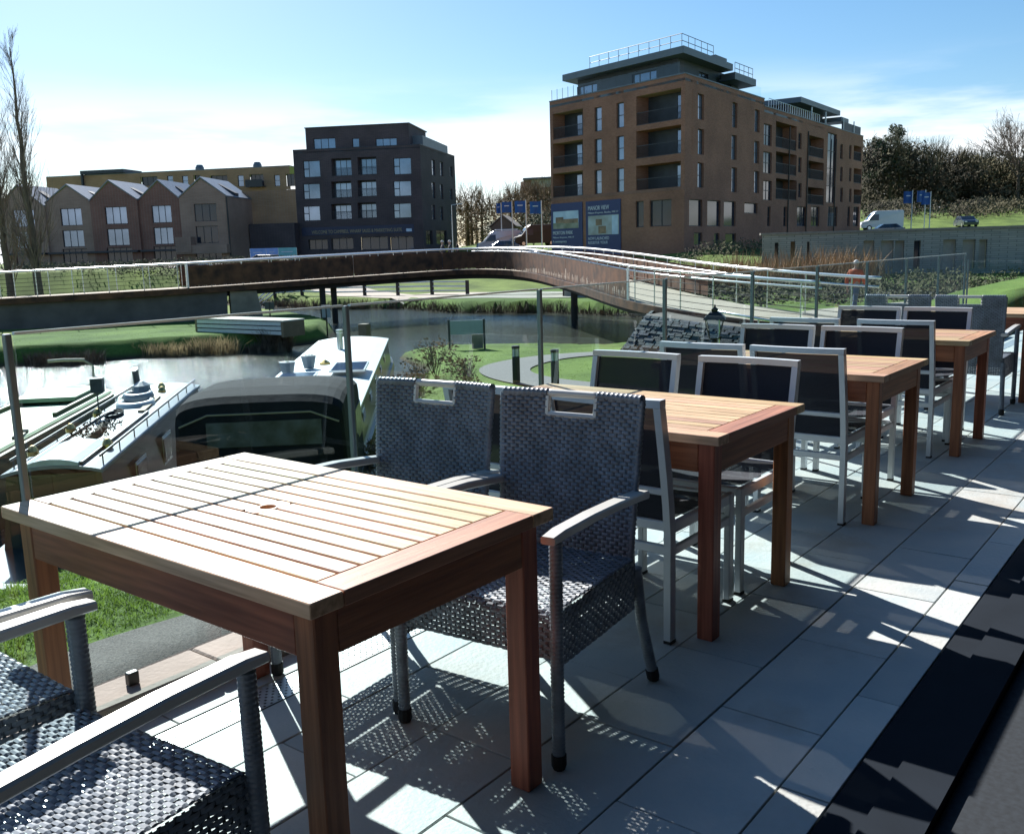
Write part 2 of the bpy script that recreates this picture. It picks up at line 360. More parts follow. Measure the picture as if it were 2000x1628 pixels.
# ---------------------------------------------------------------- footbridge
NEAR = [(-24, 41.5, -.2), (-15, 44.2, 0.), (-8, 49.2, .2), (-3.6, 52.3, .32), (-1.2, 52.0, .33), (.9, 48, .22), (2.5, 40.5, -.06), (4., 31.5, -.42), (5.6, 27.2, -.62), (7.9, 24, -.82)]
def cr(pts, n=10):
    P = []
    for k in range(len(pts)-1):
        p0, p1, p2, p3 = [np.array(pts[min(max(k+j, 0), len(pts)-1)], float) for j in (-1, 0, 1, 2)]
        for q in range(n):
            s = q/n; P.append(.5*(2*p1+(p2-p0)*s+(2*p0-5*p1+4*p2-p3)*s*s+(3*p1-p0-3*p2+p3)*s**3))
    P.append(np.array(pts[-1], float)); return P
def offs(P, d):
    out = []
    for k, p in enumerate(P):
        e = (P[min(k+1, len(P)-1)]-P[max(k-1, 0)])[:2]; e = e/np.linalg.norm(e)
        out.append(np.array([p[0]-e[1]*d, p[1]+e[0]*d, p[2]]))
    return out
NE = cr(NEAR); FE = offs(NE, 2.9); FE = [np.array([p[0], p[1], q[2]]) for p, q in zip(FE, NE)]
brg = empty('footbridge', RF(-1, 50, -2.2), 0, 'long curved footbridge with rust-brown steel sides crossing the basin', 'bridge')
inv = Matrix.Translation(-brg.location)
def bv(p, dz=0.): return RF(p[0], p[1], p[2]+dz) - brg.location
M['corten'] = mat('rusted_steel', (.075, .032, .017), .8, var=.45, ns=2.2, det=8, bump=.2, bs=20, tint=(.12, .05, .022))
M['deck'] = mat('bridge_deck', (.42, .36, .28), .9, var=.1, ns=3)
M['girder'] = mat('girder', (.035, .03, .03), .8)
mb = MB(); mb.loft([[bv(a), bv(b), bv(b, -.14), bv(a, -.14)] for a, b in zip(NE, FE)]); mb.build('deck', M['deck'], brg)
NI = offs(NE, .35); FI = offs(NE, 2.4)
mb = MB(); mb.loft([[bv(a, -.145), bv(b, -.145), bv(b, -.5), bv(a, -.5)] for a, b in zip(NI, FI)]); mb.build('girder', M['girder'], brg)
mb = MB(); no = offs(NE, -.06); mb.loft([[bv(a, .02), bv(b, .02), bv(b, -.26), bv(a, -.26)] for a, b in zip(no, NE)]); mb.build('fascia', M['corten'], brg)
def arclen(P):
    L_ = [0]
    for a, b in zip(P[:-1], P[1:]): L_.append(L_[-1]+np.linalg.norm(b-a))
    return np.array(L_)
def sample(P, ds):
    A = arclen(P); s = np.arange(0, A[-1], ds); Q = np.array(P)
    return np.stack([np.interp(s, A, Q[:, k]) for k in range(3)], -1)
# rust-steel side panels: upper sheet plus a comb of vertical strips with light slits between them
def side_panel(P, k0, k1, name, slit, off):
    seg = offs(P[k0:k1+1], off); S = sample(seg, .085); mb = MB(); rg = random.Random(k0+k1)
    hi = 1.0; lo = .05
    for k in range(len(S)-1):
        a, b = S[k], S[k+1]; w = k/len(S)
        s = slit(w); split = lo + s*(.55+.45*rg.random()); 
        fr = .72 if s > .02 else 1.0
        if s > .03 and rg.random() < .55: fr = 1.0
        m_ = a+(b-a)*fr
        mb.quad(bv(a, lo), bv(m_, lo), bv(m_, split), bv(a, split))
        mb.quad(bv(a, split), bv(b, split), bv(b, hi), bv(a, hi))
    return mb.build(name, M['corten'], brg, fix=False)
ks = [10, 20, 30, 35, 40, 45, 50, 55, 60, 65, 70]
for a, b in zip(ks[:-1], ks[1:]):
    side_panel(NE, a, b, 'side_panel', (lambda w: .07) if b <= 50 else ((lambda w: .2+.15*w) if b <= 60 else (lambda w: .42)), -.02)
for a, b in zip(ks[:-1], ks[1:]): side_panel(FE, a, b, 'far_side_panel', lambda w: .05, .02)
def rail(P, dz, rad, name, m='steel', off=0.): 
    mb = MB(); Q = offs(P, off); mb.tube([bv(p, dz) for p in Q], rad, 8); return mb.build(name, M[m], brg, smooth=True)
M['rail_bright'] = mat('handrail_steel', (.80, .82, .84), .3, .6, var=.04)
rail(NE, 1.16, .045, 'handrail', 'rail_bright', .05); rail(FE, 1.16, .045, 'handrail', 'rail_bright', -.05)
rail(NE[36:], 1.0, .03, 'inner_rail', 'rail_bright', .14); rail(FE[36:], .92, .03, 'inner_rail', 'rail_bright', -.14)
for P, o_ in ((NE, .05), (FE, -.05)):
    for p in sample(offs(P, o_), 1.5):
        mb = MB(); mb.tube([bv(p, 0), bv(p, 1.16)], .022, 6); mb.build('rail_post', M['steel'], brg)
# open mesh railing on the two ends (thin wires)
for P in (NE[:11], NE[70:], FE[70:]):
    mb = MB()
    for h in (.12, .3, .48, .66, .84): mb.tube([bv(p, h) for p in P], .009, 4)
    mb.build('wire_infill', M['girder'], brg)
mb = MB(); a = NE[10]; mb.bar(bv(a, -.1), bv(a, 1.2), .09, .09); mb.build('end_post', M['rail_bright'], brg)
a = NE[70]; mb = MB(); mb.bar(bv(a, -.1), bv(a, 1.1), .07, .07); mb.build('end_post', M['rail_bright'], brg)
# piers
for (r, f) in ((-9.6, 48.6), (-9.2, 49.6), (3.1, 44.5)):
    mb = MB(); z = min(gz(r, f), -1.6); mb.tube([RF(r, f, -3.0)-brg.location, RF(r, f, -.2)-brg.location], .16, 10); mb.build('pier', M['girder'], brg, smooth=False)
# abutments
M['concrete_dark'] = mat('weathered_concrete', (.13, .11, .095), .9, var=.25, ns=1.2, det=8, bump=.3, bs=14)
ab = empty('bridge_abutment', RF(-18, 44, -1.7), 0, 'dark weathered concrete abutment under the left end of the footbridge', 'abutment')
mb = MB(); A = [NE[k] for k in (0, 5, 10, 12)]; o1 = offs(A, .12); o2 = offs(A, 2.7)
mb.loft([[RF(a[0], a[1], a[2]-.27)-ab.location, RF(b[0], b[1], a[2]-.27)-ab.location, RF(b[0], b[1], -2.6)-ab.location, RF(a[0], a[1]-.3, -2.6)-ab.location] for a, b in zip(o1, o2)])
mb.build('wall', M['concrete_dark'], ab)
mb = MB(); e = NE[12]; pts = [RF(e[0]+.05, e[1]+.2, e[2]-.27), RF(e[0]+1.15, e[1]+.9, e[2]-.3), RF(e[0]+1.5, e[1]+1.2, -2.6), RF(e[0]+.05, e[1]+.2, -2.6)]
d = ER*-.25+EF*.6
mb.loft([[p-ab.location for p in pts], [p+d-ab.location for p in pts]]); mb.build('wing_wall', mat('wing_concrete', (.3, .25, .19), .9, var=.2, ns=2), ab)
# slate-faced abutment at the near right end, stones laid in courses
ab2 = empty('stone_abutment', RF(4.6, 29, -1.5), 0, 'dark slate stone abutment sloping up to the bridge deck', 'abutment')
M['slate'] = mat('slate_stone', (.055, .07, .09), .75, var=.4, ns=5, bump=.5, bs=25, rnd=.5)
base = [(3.35, 28.2), (3.9, 30.2)]
face = [np.array((3.25, 27.4)), np.array((5.0, 25.3)), np.array((7.6, 22.7))]
core = MB()
def fpt(s, t):
    """s along the face, t up (0..1) - the wall leans back and its left edge leans right"""
    A_ = face[0]+(face[1]-face[0])*min(s*2, 1) + (face[2]-face[1])*max(s*2-1, 0)
    d = np.array([.62, .78])*t*.55 + np.array([.45, -.3])*t*(1-s)*.9
    z0 = -1.62; z1 = -.62-.32*s
    return np.array([A_[0]+d[0], A_[1]+d[1], z0+(z1-z0)*t])
def sv(p, back=0.): return RF(p[0]+.6*back, p[1]+.78*back, p[2])-ab2.location
rings = []
for s in np.linspace(0, 1, 9): rings.append([sv(fpt(s, 0), .05), sv(fpt(s, 1), .05), sv(fpt(s, 1), 2.8), sv(fpt(s, 0), 2.8)])
core.loft(rings); core.build('core', M['concrete_dark'], ab2)
rg = random.Random(3); nst = 0; rest = MB()
for c in range(15):
    t0, t1 = c/15, (c+.88)/15; s = 0.
    while s < .985:
        w = rg.uniform(.035, .085); e = min(s+w, 1.); pr = rg.uniform(-.02, .045)
        q = [fpt(s+.004, t0), fpt(e-.004, t0), fpt(e-.004, t1), fpt(s+.004, t1)]
        mb = MB(); mb.loft([[sv(p, -pr) for p in q], [sv(p, .09) for p in q]])
        if nst < 260: mb.build('stone', M['slate'], ab2)
        nst += 1; s = e
# the left flank of the abutment, running back under the deck
mb = MB()
for c in range(15):
    for k in range(9):
        t0, t1 = c/15, (c+.85)/15; a0 = fpt(0, t0); a1 = fpt(0, t1); d0 = k*.33+(.16 if c % 2 else 0); d1 = d0+.31
        jit = rg.uniform(-.03, .03); dv = lambda p, d_: RF(p[0]+d_*.25+jit, p[1]+d_*.97, p[2])-ab2.location
        mb.loft([[dv(a0, d0), dv(a0, d1), dv(a1, d1), dv(a1, d0)], [dv(a0, d0)+ER*.1, dv(a0, d1)+ER*.1, dv(a1, d1)+ER*.1, dv(a1, d0)+ER*.1]])
mb.build('flank_stones', M['slate'], ab2, kind='stuff')

# ---------------------------------------------------------------- buildings
def ray(x, y):
    X, Y = x-1000., y-814.; c, s = math.cos(ROLL), math.sin(ROLL); X, Y = c*X+s*Y, -s*X+c*Y
    a, b = X/FPX, -Y/FPX; c, s = math.cos(PITCH), math.sin(PITCH)
    return np.array([a, c+b*s, -s+b*c])       # right, forward, up
class Face:
    """a vertical wall between two plan points; s runs along it, z is height"""
    def __init__(s, p0, p1): s.p0 = np.array(p0, float); s.p1 = np.array(p1, float); s.L = np.linalg.norm(s.p1-s.p0); s.d = (s.p1-s.p0)/s.L; s.n = np.array([s.d[1], -s.d[0]])
    def hit(s, x, y):
        d = ray(x, y); k = (s.p0@s.n)/(d[:2]@s.n); q = d*k; return float((q[:2]-s.p0)@s.d), float(EYE+q[2])
    def rect(s, x0, y0, x1, y1):
        a = s.hit(x0, (y0+y1)/2)[0]; b = s.hit(x1, (y0+y1)/2)[0]; xm = (x0+x1)/2
        return a, b, s.hit(xm, y1)[1], s.hit(xm, y0)[1]
    def pt(s, a, z, out=0.): q = s.p0+s.d*a+s.n*out; return RF(q[0], q[1], z)
def wall(par, F, z0, z1, holes, m, depth=.25, name='wall', s0=0., s1=None, out=0.):
    s1 = F.L if s1 is None else s1; O = par.location
    xs = sorted({s0, s1, *[min(max(v, s0), s1) for h in holes for v in h[:2]]}); zs = sorted({z0, z1, *[min(max(v, z0), z1) for h in holes for v in h[2:4]]})
    mb = MB()
    for i in range(len(xs)-1):
        for j in range(len(zs)-1):
            cx, cz = (xs[i]+xs[i+1])/2, (zs[j]+zs[j+1])/2
            if any(h[0] < cx < h[1] and h[2] < cz < h[3] for h in holes): continue
            mb.quad(F.pt(xs[i], zs[j], out)-O, F.pt(xs[i+1], zs[j], out)-O, F.pt(xs[i+1], zs[j+1], out)-O, F.pt(xs[i], zs[j+1], out)-O)
    for h in holes:
        a, b, c, d = h[:4]; dp = out-depth
        if len(h) > 4 and h[4] == 'balc': dp = out-1.5
        mb.quad(F.pt(a, c, out)-O, F.pt(a, d, out)-O, F.pt(a, d, dp)-O, F.pt(a, c, dp)-O); mb.quad(F.pt(b, d, out)-O, F.pt(b, c, out)-O, F.pt(b, c, dp)-O, F.pt(b, d, dp)-O)
        mb.quad(F.pt(a, d, out)-O, F.pt(b, d, out)-O, F.pt(b, d, dp)-O, F.pt(a, d, dp)-O); mb.quad(F.pt(b, c, out)-O, F.pt(a, c, out)-O, F.pt(a, c, dp)-O, F.pt(b, c, dp)-O)
    return mb.build(name, m, par, fix=False)
def fbox(mb, F, a, b, c, d, o0, o1, O):
    """box on a face: along a..b, height c..d, from o0 to o1 outwards"""
    r0 = [F.pt(a, c, o0)-O, F.pt(b, c, o0)-O, F.pt(b, d, o0)-O, F.pt(a, d, o0)-O]; r1 = [F.pt(a, c, o1)-O, F.pt(b, c, o1)-O, F.pt(b, d, o1)-O, F.pt(a, d, o1)-O]
    mb.loft([r0, r1]); return mb
def window(par, F, h, cols=1, rows=1, out=0., rec=.16, pane='window', fr='frame', t=.07, weights=None):
    a, b, c, d = h[:4]; O = par.location; mb = MB(); o0, o1 = out-rec-.05, out-rec
    fbox(mb, F, a, b, c, c+t, o0, o1, O); fbox(mb, F, a, b, d-t, d, o0, o1, O); fbox(mb, F, a, a+t, c+t, d-t, o0, o1, O); fbox(mb, F, b-t, b, c+t, d-t, o0, o1, O)
    ws = weights or [1]*cols; tot = sum(ws); cuts = [a]; 
    for w in ws: cuts.append(cuts[-1]+(b-a)*w/tot)
    for q in cuts[1:-1]: fbox(mb, F, q-t*.5, q+t*.5, c+t, d-t, o0, o1+.004, O)
    for k in range(1, rows): z = c+(d-c)*k/rows; fbox(mb, F, a+t, b-t, z-t*.4, z+t*.4, o0, o1+.002, O)
    w = mb.build('window', M[fr], par)
    for k in range(len(cuts)-1):
        mp_ = MB(); mp_.quad(*[F.pt(x, z, o0+.02)-O for x, z in ((cuts[k]+.02, c+.02), (cuts[k+1]-.02, c+.02), (cuts[k+1]-.02, d-.02), (cuts[k]+.02, d-.02))])
        mp_.build('pane', M[pane], w)
    return w
def balcony(par, F, h, out=0., depth=1.5, win=(.45, .98), rail_m='frame', back=None, proj=0.):
    """recessed balcony: back wall, french windows, metal balustrade of bars"""
    a, b, c, d = h[:4]; O = par.location
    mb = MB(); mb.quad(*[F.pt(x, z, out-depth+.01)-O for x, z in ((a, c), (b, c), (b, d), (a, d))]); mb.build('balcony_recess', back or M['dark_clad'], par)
    w0, w1 = a+(b-a)*win[0], a+(b-a)*win[1]
    window(par, F, (w0, w1, c+.05, d-.15), 3 if (w1-w0) > 1.6 else 2, 1, out-depth+.07, 0, 'window', t=.06)
    mb = MB(); top = c+1.05; o = out-.06+proj
    fbox(mb, F, a, b, top-.05, top, o-.04, o+.01, O); fbox(mb, F, a, b, c+.02, c+.07, o-.04, o+.01, O)
    n_ = max(int((b-a)/.11), 3)
    for k in range(n_+1): x = a+.015+(b-a-.03)*k/n_; fbox(mb, F, x-.009, x+.009, c+.07, top-.05, o-.025, o-.005, O)
    mb.build('balcony_railing', M[rail_m], par, fix=False)
def text_mesh(name, txt, size, m, par, F, a, z, out, width=None):
    cu = bpy.data.curves.new(name, 'FONT'); cu.body = txt; cu.size = size; cu.extrude = .012
    o = bpy.data.objects.new('tmp_text', cu); TMP.collection.objects.link(o)
    me_ = evaluated(o); bpy.data.objects.remove(o)
    if width:
        mxw = max(v.co.x for v in me_.vertices); k = width/mxw
        for v in me_.vertices: v.co.x *= k
    me_.materials.clear(); me_.materials.append(m)
    ex = (ER*F.d[0]+EF*F.d[1]); ey = EZ; ez = ex.cross(ey)
    o = bpy.data.objects.new(name, me_); COL.objects.link(o); o.parent = par
    o.matrix_local = Matrix.Translation(F.pt(a, z, out)-par_root(par).location) @ Matrix((ex, ey, ez)).transposed().to_4x4()
    return o
def par_root(o):
    while o.parent: o = o.parent
    return o
def roof_poly(mb, pts, z0, z1, O):
    mb.loft([[RF(p[0], p[1], z0)-O for p in pts], [RF(p[0], p[1], z1)-O for p in pts]])

# --- brick corner block on the right, with roof terrace
M['brick_brown'] = brick_mat('brown_brick', (.225, .085, .048), (.31, .13, .078), (.30, .205, .16))
M['brick_tan'] = brick_mat('tan_brick', (.36, .20, .10), (.41, .24, .13), (.34, .25, .18))
M['brick_red'] = brick_mat('red_brick', (.21, .085, .06), (.26, .11, .08), (.25, .2, .16))
M['brick_dark'] = brick_mat('dark_brick', (.06, .047, .056), (.085, .064, .07), (.10, .085, .085))
M['brick_buff'] = brick_mat('buff_brick', (.31, .195, .145), (.37, .24, .18), (.33, .26, .21))
C0, CL, CR, CE = (14.53, 78.), (4.3, 91.), (24.85, 92.7), (45.1, 121.5)
b1 = empty('apartment_block', RF(*C0, .8), 0, 'brown brick corner apartment block with flat-roofed penthouse and two blue hoardings', 'building')
FA = Face(CL, C0); FB = Face(C0, CR); FC = Face(CR, CE); zb, zt, zt2 = .5, 14.8, 14.15
S3 = lambda x, y: (1000+x*.35, 50+y*.35)
def crect(F, x0, y0, x1, y1): a = S3(x0, y0); b = S3(x1, y1); return F.rect(a[0], a[1], b[0], b[1])
hb = [crect(FA, 228, 478, 396, 625), crect(FA, 228, 648, 396, 788), crect(FA, 228, 818, 396, 956)]
hb2 = [crect(FA, 693, 372, 943, 540), crect(FA, 693, 572, 943, 728), crect(FA, 693, 770, 941, 918)]
hw = [crect(FA, *q) for q in ((460, 455, 500, 590), (460, 632, 500, 768), (460, 805, 500, 940), (583, 430, 624, 570), (583, 616, 624, 752), (583, 795, 624, 930))]
hg = [crect(FA, 690, 980, 735, 1125), crect(FA, 768, 972, 890, 1120)]
holes = [(*h, 'balc') for h in hb+hb2] + hw + hg
wall(b1, FA, zb, zt, holes, M['brick_brown'])
for h in hb+hb2: balcony(b1, FA, h, win=(.42, .8) if h in hb else (.66, .99), back=M['dark_clad'])
for h in hw: window(b1, FA, h, 1, 2)
for h in hg: window(b1, FA, h, 1 if h[1]-h[0] < 1.6 else 2, 1, pane='window_dark')
hs = [crect(FB, *q) for q in ((1038, 382, 1072, 525), (1038, 578, 1072, 720), (1036, 765, 1070, 905), (1230, 430, 1258, 570), (1226, 612, 1255, 750), (1226, 792, 1255, 930), (1355, 470, 1382, 595), (1352, 645, 1380, 770), (1352, 812, 1380, 935))]
hgr = [crect(FB, *q) for q in ((988, 970, 1062, 1120), (1090, 975, 1163, 1120), (1182, 980, 1248, 1120), (1297, 990, 1370, 1048))]
hlow = [crect(FB, *q) for q in ((1015, 1155, 1062, 1225), (1128, 1158, 1158, 1225), (1190, 1160, 1250, 1225))]
wall(b1, FB, zb, zt, hs+hgr+hlow, M['brick_brown'])
for h in hs: window(b1, FB, h, 1, 2, rec=.2)
for h in hgr+hlow: window(b1, FB, h, 1, 1, pane='window_dark')
h3 = []; h3b = []
for (y0, y1) in ((548, 690), (712, 832), (858, 972)): h3b.append(crect(FC, 1472, y0, 1588, y1))
for (y0, y1) in ((590, 670), (745, 825), (905, 975)): h3.append(crect(FC, 1402, y0-40, 1450, y1))
for (y0, y1) in ((620, 735), (760, 860), (905, 1000)): h3b.append(crect(FC, 1650, y0, 1740, y1))
for (y0, y1) in ((600, 690), (735, 820), (880, 960)): h3.append(crect(FC, 1598, y0, 1616, y1))
h3.append(crect(FC, 1758, 600, 1808, 990))
for (y0, y1) in ((672, 745), (798, 870), (915, 985)): h3.append(crect(FC, 1882, y0-5, 1894, y1)); h3b.append(crect(FC, 1907, y0, 1950, y1+10)); h3.append(crect(FC, 1832, y0-10, 1846, y1))
for (x0, x1) in ((1425, 1442), (1515, 1533), (1590, 1640), (1668, 1715), (1762, 1815), (1872, 1886), (1905, 1935)): h3.append(crect(FC, x0, 1010, x1, 1120))
wall(b1, FC, zb, zt2, [(*h, 'balc') for h in h3b]+h3, M['brick_brown'])
for h in h3b: balcony(b1, FC, h, win=(.1, .6))
for h in h3: window(b1, FC, h, 1 if h[1]-h[0] < 1.5 else 2, 2 if h[3]-h[2] < 4 else 4, pane='window_dark')
O = b1.location
# hidden sides, roof decks
mb = MB(); back = [(14, 112), (34, 140)]
mb.quad(RF(*CL, zb)-O, RF(*CL, zt)-O, RF(13, 104, zt)-O, RF(13, 104, zb)-O); mb.quad(RF(13, 104, zb)-O, RF(13, 104, zt)-O, RF(*CR, zt)-O, RF(*CR, zb)-O)
mb.quad(RF(*CE, zb)-O, RF(*CE, zt2)-O, RF(33, 131, zt2)-O, RF(33, 131, zb)-O); mb.build('rear_wall', M['brick_brown'], b1)
mb = MB(); roof_poly(mb, [CL, C0, CR, (13, 104)], zt-.5, zt-.3, O); mb.build('roof', M['grey_fascia'], b1)
mb = MB(); roof_poly(mb, [CR, CE, (33, 131), (15, 105)], zt2-.5, zt2-.3, O); mb.build('roof', M['grey_fascia'], b1)
mb = MB(); fbox(mb, FA, 0, FA.L, zt, zt+.1, -.35, .05, O); mb.build('coping', M['grey_fascia'], b1)
mb = MB(); fbox(mb, FB, .06, FB.L, zt, zt+.1, -.35, .05, O); mb.build('coping', M['grey_fascia'], b1)
mb = MB(); fbox(mb, FC, 0, FC.L, zt2, zt2+.1, -.35, .05, O); mb.build('coping', M['grey_fascia'], b1)
# penthouse set back, with two stepped roof slabs
def inset(k, d1, d2): return (C0[0]+FA.d[0]*-k+0, 0)
PA = lambda a, o: tuple(FA.p0+FA.d*a+FA.n*o); PB = lambda a, o: tuple(FB.p0+FB.d*a+FB.n*o)
def corner(oa, ob):
    """plan point oa inside face A and ob inside face B"""
    A_ = np.array([FA.n, FB.n]); rhs = np.array([FA.n@FA.p0-oa, FB.n@FB.p0-ob]); return np.linalg.solve(A_, rhs)
k0 = corner(1.6, 1.6); kA = k0-FA.d*12.2; kB = k0+FB.d*13.2; kC = kA+FB.d*11
FPa = Face(kA, k0); FPb = Face(k0, kB); pz0, pz1 = zt-.3, 16.5
hp = [FPa.rect(1127, 165, 1166, 183), FPa.rect(1234, 133, 1282, 160)]
hp = [(h[0], h[1], pz0+.5, pz1-.5) for h in hp]
wall(b1, FPa, pz0, pz1, hp, M['dark_clad'], name='penthouse_wall')
for h in hp: window(b1, FPa, h, 3, 1, weights=[1, 1.5, 1.1])
hq = [(4.2, 6.2, pz0+.5, pz1-.5), (8.0, 11.5, pz0+.5, pz1-.5)]
wall(b1, FPb, pz0, pz1, hq, M['dark_clad'], name='penthouse_wall')
for h in hq: window(b1, FPb, h, 2, 1, pane='window_dark')
mb = MB(); mb.quad(RF(*kA, pz0)-O, RF(*kA, pz1)-O, RF(*kC, pz1)-O, RF(*kC, pz0)-O); mb.build('penthouse_wall', M['dark_clad'], b1)
def slab(F1, F2, oa, ob, la, lb, z0, z1, name='roof_slab'):
    k = corner(oa, ob); a = k-FA.d*la; b = k+FB.d*lb; c = a+FB.d*lb
    mb = MB(); roof_poly(mb, [a, k, b, c], z0, z1, O); return mb.build(name, M['grey_fascia'], b1), (a, k, b, c)
_, q1 = slab(FA, FB, .35, .35, 14.6, 10.4, 16.5, 17.05)
k = corner(.3, .1); a2 = k+FB.d*10.4; b2 = k+FB.d*15.6
mb = MB(); c2 = b2-FA.d*12; d2 = a2-FA.d*12; roof_poly(mb, [a2, b2, c2, d2], 15.75, 16.35, O); mb.build('roof_slab', M['grey_fascia'], b1)
mb = MB(); k = corner(1.5, 1.2); a = k+FB.d*7.0; b = k+FB.d*9.6; roof_poly(mb, [a, b, b-FA.d*4, a-FA.d*4], 17.05, 17.7, O); mb.build('plant_room', M['grey_fascia'], b1)
# roof guard rail
def guard(pts, z, hgt, step, name):
    mb = MB()
    for h in (hgt, hgt*.5, .06): mb.tube([RF(p[0], p[1], z+h)-O for p in pts], .03, 5)
    for p, q in zip(pts[:-1], pts[1:]):
        p, q = np.array(p), np.array(q); n_ = max(int(np.linalg.norm(q-p)/step), 1)
        for j in range(n_+1): w = p+(q-p)*j/n_; mb.tube([RF(w[0], w[1], z)-O, RF(w[0], w[1], z+hgt)-O], .025, 4)
    mb.build(name, M['steel_dark'], b1, fix=False)
M['steel_dark'] = mat('dark_steel', (.06, .07, .08), .5, .5)
g0 = corner(.75, .75); guard([g0-FA.d*10.8, g0, g0+FB.d*6.4], 17.05, 1.05, 1.1, 'roof_guardrail')
g1 = corner(.7, .5); guard([g1+FB.d*10.8, g1+FB.d*15.2], 16.35, 1.0, 1.0, 'roof_guardrail')
# terrace glass balustrade, left corner
t0 = corner(.25, .25); ta = t0-FA.d*(FA.L-.4)
for j in range(5): w = ta+FA.d*j*.75; mb = MB(); mb.tube([RF(w[0], w[1], zt)-O, RF(w[0], w[1], zt+1.1)-O], .025, 4); mb.build('terrace_post', M['steel_dark'], b1)
mb = MB(); w0, w1 = ta, ta+FA.d*(FA.L-.8); mb.quad(RF(*w0, zt+.12)-O, RF(*w1, zt+.12)-O, RF(*w1, zt+1.05)-O, RF(*w0, zt+1.05)-O); mb.build('terrace_glass', M['glass'], b1)
mb = MB(); w0, w1 = t0, t0+FB.d*(FB.L-.6); mb.quad(RF(*w0, zt+.12)-O, RF(*w1, zt+.12)-O, RF(*w1, zt+1.05)-O, RF(*w0, zt+1.05)-O); mb.build('terrace_glass', M['glass'], b1)
# second, farther penthouse with canopy roofs on the lower wing
def kc(a, o): return FC.p0+FC.d*a-FC.n*o
mb = MB(); roof_poly(mb, [kc(13.5, 2.2), kc(25.5, 2.2), kc(25.5, 8), kc(13.5, 8)], zt2-.3, 15.95, O); mb.build('penthouse_wall', M['dark_clad'], b1)
mb = MB(); roof_poly(mb, [kc(12.5, .6), kc(27, .6), kc(27, 9), kc(12.5, 9)], 15.95, 16.5, O); mb.build('roof_slab', M['grey_fascia'], b1)
mb = MB(); roof_poly(mb, [kc(26.5, .3), kc(29.5, .3), kc(29.5, 7), kc(26.5, 7)], 15.25, 15.75, O); mb.build('roof_slab', M['grey_fascia'], b1)
mb = MB(); roof_poly(mb, [kc(2.0, 3.2), kc(13, 3.2), kc(13, 9), kc(2.0, 9)], zt2-.3, 15.6, O); mb.build('plant_room', M['dark_clad'], b1)
mb = MB(); 
for j in range(24):
    w = kc(2+j*.7, .3); mb.tube([RF(w[0], w[1], zt2+.1)-O, RF(w[0], w[1], zt2+1.0)-O], .02, 4)
mb.tube([RF(*kc(2, .3), zt2+1.0)-O, RF(*kc(18.1, .3), zt2+1.0)-O], .03, 4); mb.build('roof_guardrail', M['steel'], b1, fix=False)
for a in (15, 20, 27, 31.5): 
    w = kc(a, .2); mb = MB(); mb.bar(RF(w[0], w[1], zt2+.1)-O, RF(w[0], w[1], zt2+1.5)-O, .12, .12); mb.build('terrace_post', M['white_metal'], b1)
mb = MB(); roof_poly(mb, [kc(27, .25), kc(34.8, .25), kc(34.8, .4), kc(27, .4)], zt2+.1, zt2+1.1, O); mb.build('parapet_screen', M['dark_clad'], b1)
for a in (7.2, 13.2, 23.4):   # rainwater pipes
    mb = MB(); mb.tube([FC.pt(a, zb, .1)-O, FC.pt(a, zt2-1.2, .1)-O], .07, 6); mb.build('downpipe', M['black'], b1)
# brick string course over the ground floor
mb = MB(); zc = FA.hit(1180, 384)[1]; fbox(mb, FA, .02, FA.L, zc, zc+.28, .0, .03, O); mb.build('string_course', M['brick_red'], b1)
# hoardings
def hoarding(x0, y0, x1, y1, lab):
    a, b, c, d = crect(FA, x0, y0, x1, y1); mb = MB(); fbox(mb, FA, a, b, zb, d, .01, .06, O)
    h = mb.build('hoarding', M['hoard_blue'], b1); h['label'] = lab; return h, (a, b, zb, d)
M['hoard_blue'] = mat('hoarding_blue', (.012, .032, .13), .5, var=.06)
M['print_white'] = mat('white_print', (.62, .66, .75), .6, var=.05)
M['photo_sky'] = mat('printed_sky', (.30, .46, .70), .5, var=.2, ns=.5, tint=(.55, .68, .8))
M['photo_green'] = mat('printed_lawn', (.10, .17, .06), .5, var=.4, ns=.8, tint=(.25, .26, .22))
M['photo_house'] = mat('printed_houses', (.14, .11, .08), .5, var=.5, ns=1.2, tint=(.25, .17, .1))
M['photo_room'] = mat('printed_room', (.42, .42, .36), .5, var=.45, ns=.9, tint=(.3, .36, .4))
def frect(par, F, x0, y0, x1, y1, m, name, out):
    a, b, c, d = crect(F, x0, y0, x1, y1); mb = MB(); mb.quad(*[F.pt(x, z, out)-O for x, z in ((a, c), (b, c), (b, d), (a, d))]); return mb.build(name, M[m], par)
h1_, e1 = hoarding(222, 990, 396, 1225, 'blue hoarding headed with a housing photo')
frect(h1_, FA, 233, 1035, 374, 1132, 'photo_sky', 'printed_photo', .066); frect(h1_, FA, 233, 1100, 374, 1132, 'photo_green', 'printed_photo', .07); 
frect(h1_, FA, 247, 1070, 290, 1102, 'photo_house', 'printed_photo', .074); frect(h1_, FA, 290, 1078, 372, 1102, 'photo_house', 'printed_photo', .078)
def ftext(par, F, txt, x, y, xe, yt):
    p, q = S3(x, y), S3(xe, y); a, z = F.hit(*p); b = F.hit(*q)[0]; z1 = F.hit(*S3(x, yt))[1]
    text_mesh('lettering', txt, (z1-z)/.72, M['print_white'], par, F, a, z, .075, b-a)
ftext(h1_, FA, 'MORTON PARK', 232, 1168, 343, 1148); ftext(h1_, FA, 'Milton Keynes, MK17', 232, 1188, 350, 1179); ftext(h1_, FA, 'A contemporary', 232, 1212, 308, 1199)
h2_, e2 = hoarding(415, 975, 609, 1235, 'blue hoarding showing a bright room interior')
ftext(h2_, FA, 'MANOR VIEW', 427, 1032, 545, 1008); ftext(h2_, FA, 'Milton Keynes, Bucks, MK17', 427, 1052, 597, 1042)
